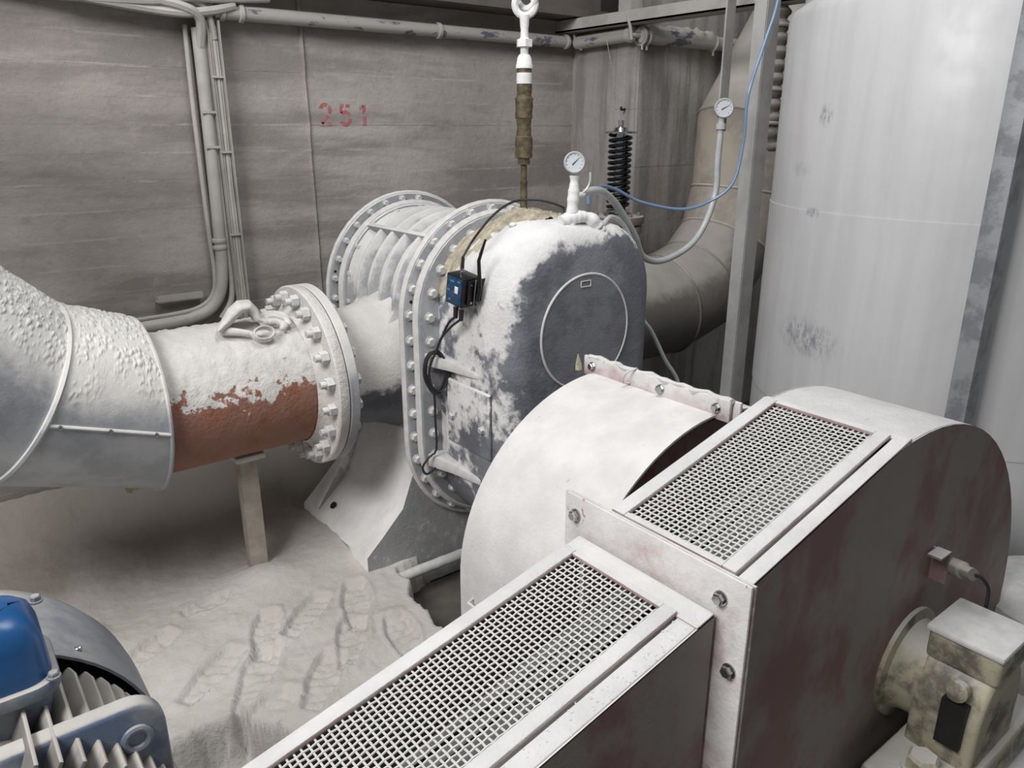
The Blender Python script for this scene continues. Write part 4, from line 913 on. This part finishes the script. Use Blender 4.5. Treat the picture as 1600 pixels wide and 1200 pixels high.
# ------------------------------------------------------------------ columns and tank
m = MB(); m.box(2.825, 2.829, 1.995, 2.055, -.14, 3.2); m.box(2.825, 2.907, 1.992, 1.997, -.14, 3.2); m.box(2.903, 2.907, 1.995, 2.055, -.14, 3.2)
tag(m.obj('steel_column', M_col), 'grey channel steel column between the outlet duct and the tank', 'column')
TX, TY, TR_ = 3.166, 1.241, .73
TK = thing('storage_tank', (TX, TY, -.14), 'tall pale grey cylindrical tank standing on the right', 'tank')
def tank_sec(z0, z1, r): m = MB(); m.lathe([(r, z0), (r, z1)], (TX, TY, 0), (0, 0, 1), 96); return m.obj('shell_course', M_tank, TK, ang=60)
tank_sec(-.14, .705, TR_); tank_sec(.705, 1.43, TR_ + .003)
m = MB(); m.lathe([(TR_, 1.43), (TR_, 2.07), (TR_ - .012, 2.10), (TR_ - .035, 2.115), (TR_ - .04, 2.12)], (TX, TY, 0), (0, 0, 1), 96); m.obj('shell_course', M_tank, TK, ang=60)
m = MB(); m.cyl((TX, TY, 2.12), (TX, TY, 3.4), TR_ - .05, 64); m.obj('tank_neck', M_tank, TK)
m = MB(); a = R(222); m.box(-.002, .004, -.006, .006, 1.43, 2.1, Matrix.Translation((TX + TR_ * math.cos(a), TY + TR_ * math.sin(a), 0)) @ Matrix.Rotation(a, 4, 'Z')); m.obj('shell_weld', M_tank, TK)
m = MB(); a = R(248); m.box(-.002, .008, -.005, .005, .72, 1.42, Matrix.Translation((TX + TR_ * math.cos(a), TY + TR_ * math.sin(a), 0)) @ Matrix.Rotation(a, 4, 'Z')); m.obj('shell_weld', M_tank, TK)
m = MB(); m.box(2.40, 2.472, .863, .921, -.14, 3.2); tag(m.obj('tank_column', M_galv, bevel=.003), 'square galvanised column standing in front of the tank', 'column')
# spiral hose between column and tank
CH = thing('corrugated_hose', (3.17, 2.14, 1.6), 'ribbed dusty hose hanging between the column and the tank', 'hose')
cp_ = spline([(3.18, 2.16, 2.35), (3.165, 2.16, 2.2), (3.16, 2.15, 2.05), (3.158, 2.15, 1.9), (3.165, 2.15, 1.75), (3.20, 2.15, 1.60)], 14)
m = MB(); m.tube(cp_, [.034 + .010 * math.sin(i * 1.25) for i in range(len(cp_))], 12); m.obj('hose_body', M_duct, CH, ang=60)
for z, x in ((2.12, 3.163), (1.86, 3.16), (1.72, 3.17)):
    m = MB(); m.torus((x, 2.15, z), (.1, 0, 1), .046, .008, 20, 6); m.obj('hose_clamp', M_cond, CH)

# ------------------------------------------------------------------ data logger and its leads
DL = thing('data_logger', (1.46, 2.14, 1.18), 'small black measuring box with blue face clipped to the blower flank', 'measuring box')
Mx = Matrix.Translation((1.455, 2.135, 1.182)) @ Matrix.Rotation(R(10), 4, 'X') @ Matrix.Rotation(R(8), 4, 'Z')
def lbox(name, mat, x0, x1, y0, y1, z0, z1, par=None, bevel=.003): 
    m = MB(); m.box(x0, x1, y0, y1, z0, z1, Mx); return m.obj(name, mat, par or DL, bevel=bevel)
body = lbox('housing', M_black, -.035, .04, -.04, .045, -.052, .052)
lbox('face_panel', M_bscr, -.038, -.034, -.034, .039, -.046, .046, body, .001)
lbox('face_label', M_white, -.0395, -.0375, -.018, -.002, -.006, .018, body, .0005)
m = MB()
for (y, z, s) in ((.012, .032, .010), (.028, -.002, .007), (-.02, .036, .006), (.02, -.034, .006)): m.box(-.0393, -.0378, y - s, y + s, z - .003, z + .003, Mx)
m.obj('face_print', plain('print_blue', lin(70, 140, 178), .5), body)
lbox('clamp_plate', M_black, -.02, .03, -.052, -.044, -.045, .045); lbox('clamp_plate', M_black, .0, .05, -.060, -.054, -.03, .05)
for x, z in ((-.01, .03), (.015, .03), (-.01, -.03), (.015, -.03), (.02, 0)): MB().cyl(Mx @ Vector((x, -.052, z)), Mx @ Vector((x, -.057, z)), .004, 10).obj('clamp_screw', M_steel, DL)
for x, y in ((0, -.06), (.012, -.064)): MB().cyl(Mx @ Vector((x, y, -.05)), Mx @ Vector((x, y, .05)), .0025, 8).obj('clamp_rod', M_steel, DL)
for y, s in ((.02, -1), (-.008, -1), (.005, 1)):
    m = MB(); m.lathe([(.009, 0), (.009, .012), (.007, .013), (.007, .022)], Mx @ Vector((-.005, y, s * .052)), Mx.to_3x3() @ Vector((0, 0, s)), 12); m.obj('connector', M_steel, DL)
m = MB(); L = [Mx @ Vector((.005, -.07, -.02)), Mx @ Vector((.008, -.075, .02)), Vector((1.46, 2.045, 1.29)), Vector((1.47, 2.02, 1.36))]; m.tube(L, [.007, .0075, .006, .004], 10); m.obj('antenna', M_black, DL)
def lead(pts, r, label, k=8): return tubes('sensor_cable', M_cable, pts, r, label, 'cable', 7, k)
c1 = Mx @ Vector((-.005, .005, .074))
m = MB(); m.tube([Mx @ Vector((-.005, .005, .07)), Mx @ Vector((-.005, .005, .115))], [.007, .005], 10); m.obj('plug', M_cable, DL)
lead([Mx @ Vector((-.005, .005, .112)), (1.49, 2.13, 1.335), (1.50, 2.085, 1.385), (1.56, 2.11, 1.417), (1.63, 2.13, 1.447), (1.71, 2.15, 1.462), (1.77, 2.10, 1.462), (1.83, 2.06, 1.44), (1.86, 2.08, 1.42)], .0042, 'black cable arching from the measuring box over the blower top')
for y in (.02, -.008):
    m = MB(); m.tube([Mx @ Vector((-.005, y, -.07)), Mx @ Vector((-.005, y - .002, -.11))], [.0095, .008], 10); m.obj('plug', M_cable, DL)
a1 = Mx @ Vector((-.005, .02, -.108)); a2 = Mx @ Vector((-.005, -.008, -.108))
coil = []
for i in range(150):
    t = 2 * PI * i / 26; rr = 1 + .08 * math.sin(i * .37)
    coil.append((1.452 + .034 * rr * math.sin(t) - .002, 2.335 - .018 * math.sin(t) - .012 - .010 * (i / 150), .842 + .078 * rr * math.cos(t)))
lead([a1, (1.447, 2.215, 1.05), (1.447, 2.26, .99), (1.445, 2.30, .93)] + coil + [(1.445, 2.325, .76), (1.447, 2.325, .65), (1.448, 2.325, .53), (1.42, 2.335, .50), (1.395, 2.345, .46), (1.41, 2.34, .43), (1.45, 2.335, .45), (1.49, 2.33, .478)], .0045, 'black cable coiled on the blower flank and plugged to the probe', 3)
lead([a2, (1.449, 2.2, 1.04), (1.443, 2.26, .985), (1.444, 2.29, .94), (1.42, 2.31, .86), (1.43, 2.31, .79), (1.465, 2.30, .77), (1.49, 2.29, .83), (1.47, 2.29, .90), (1.45, 2.30, .93)], .0045, 'second black cable looped beside the coil under the measuring box', 6)
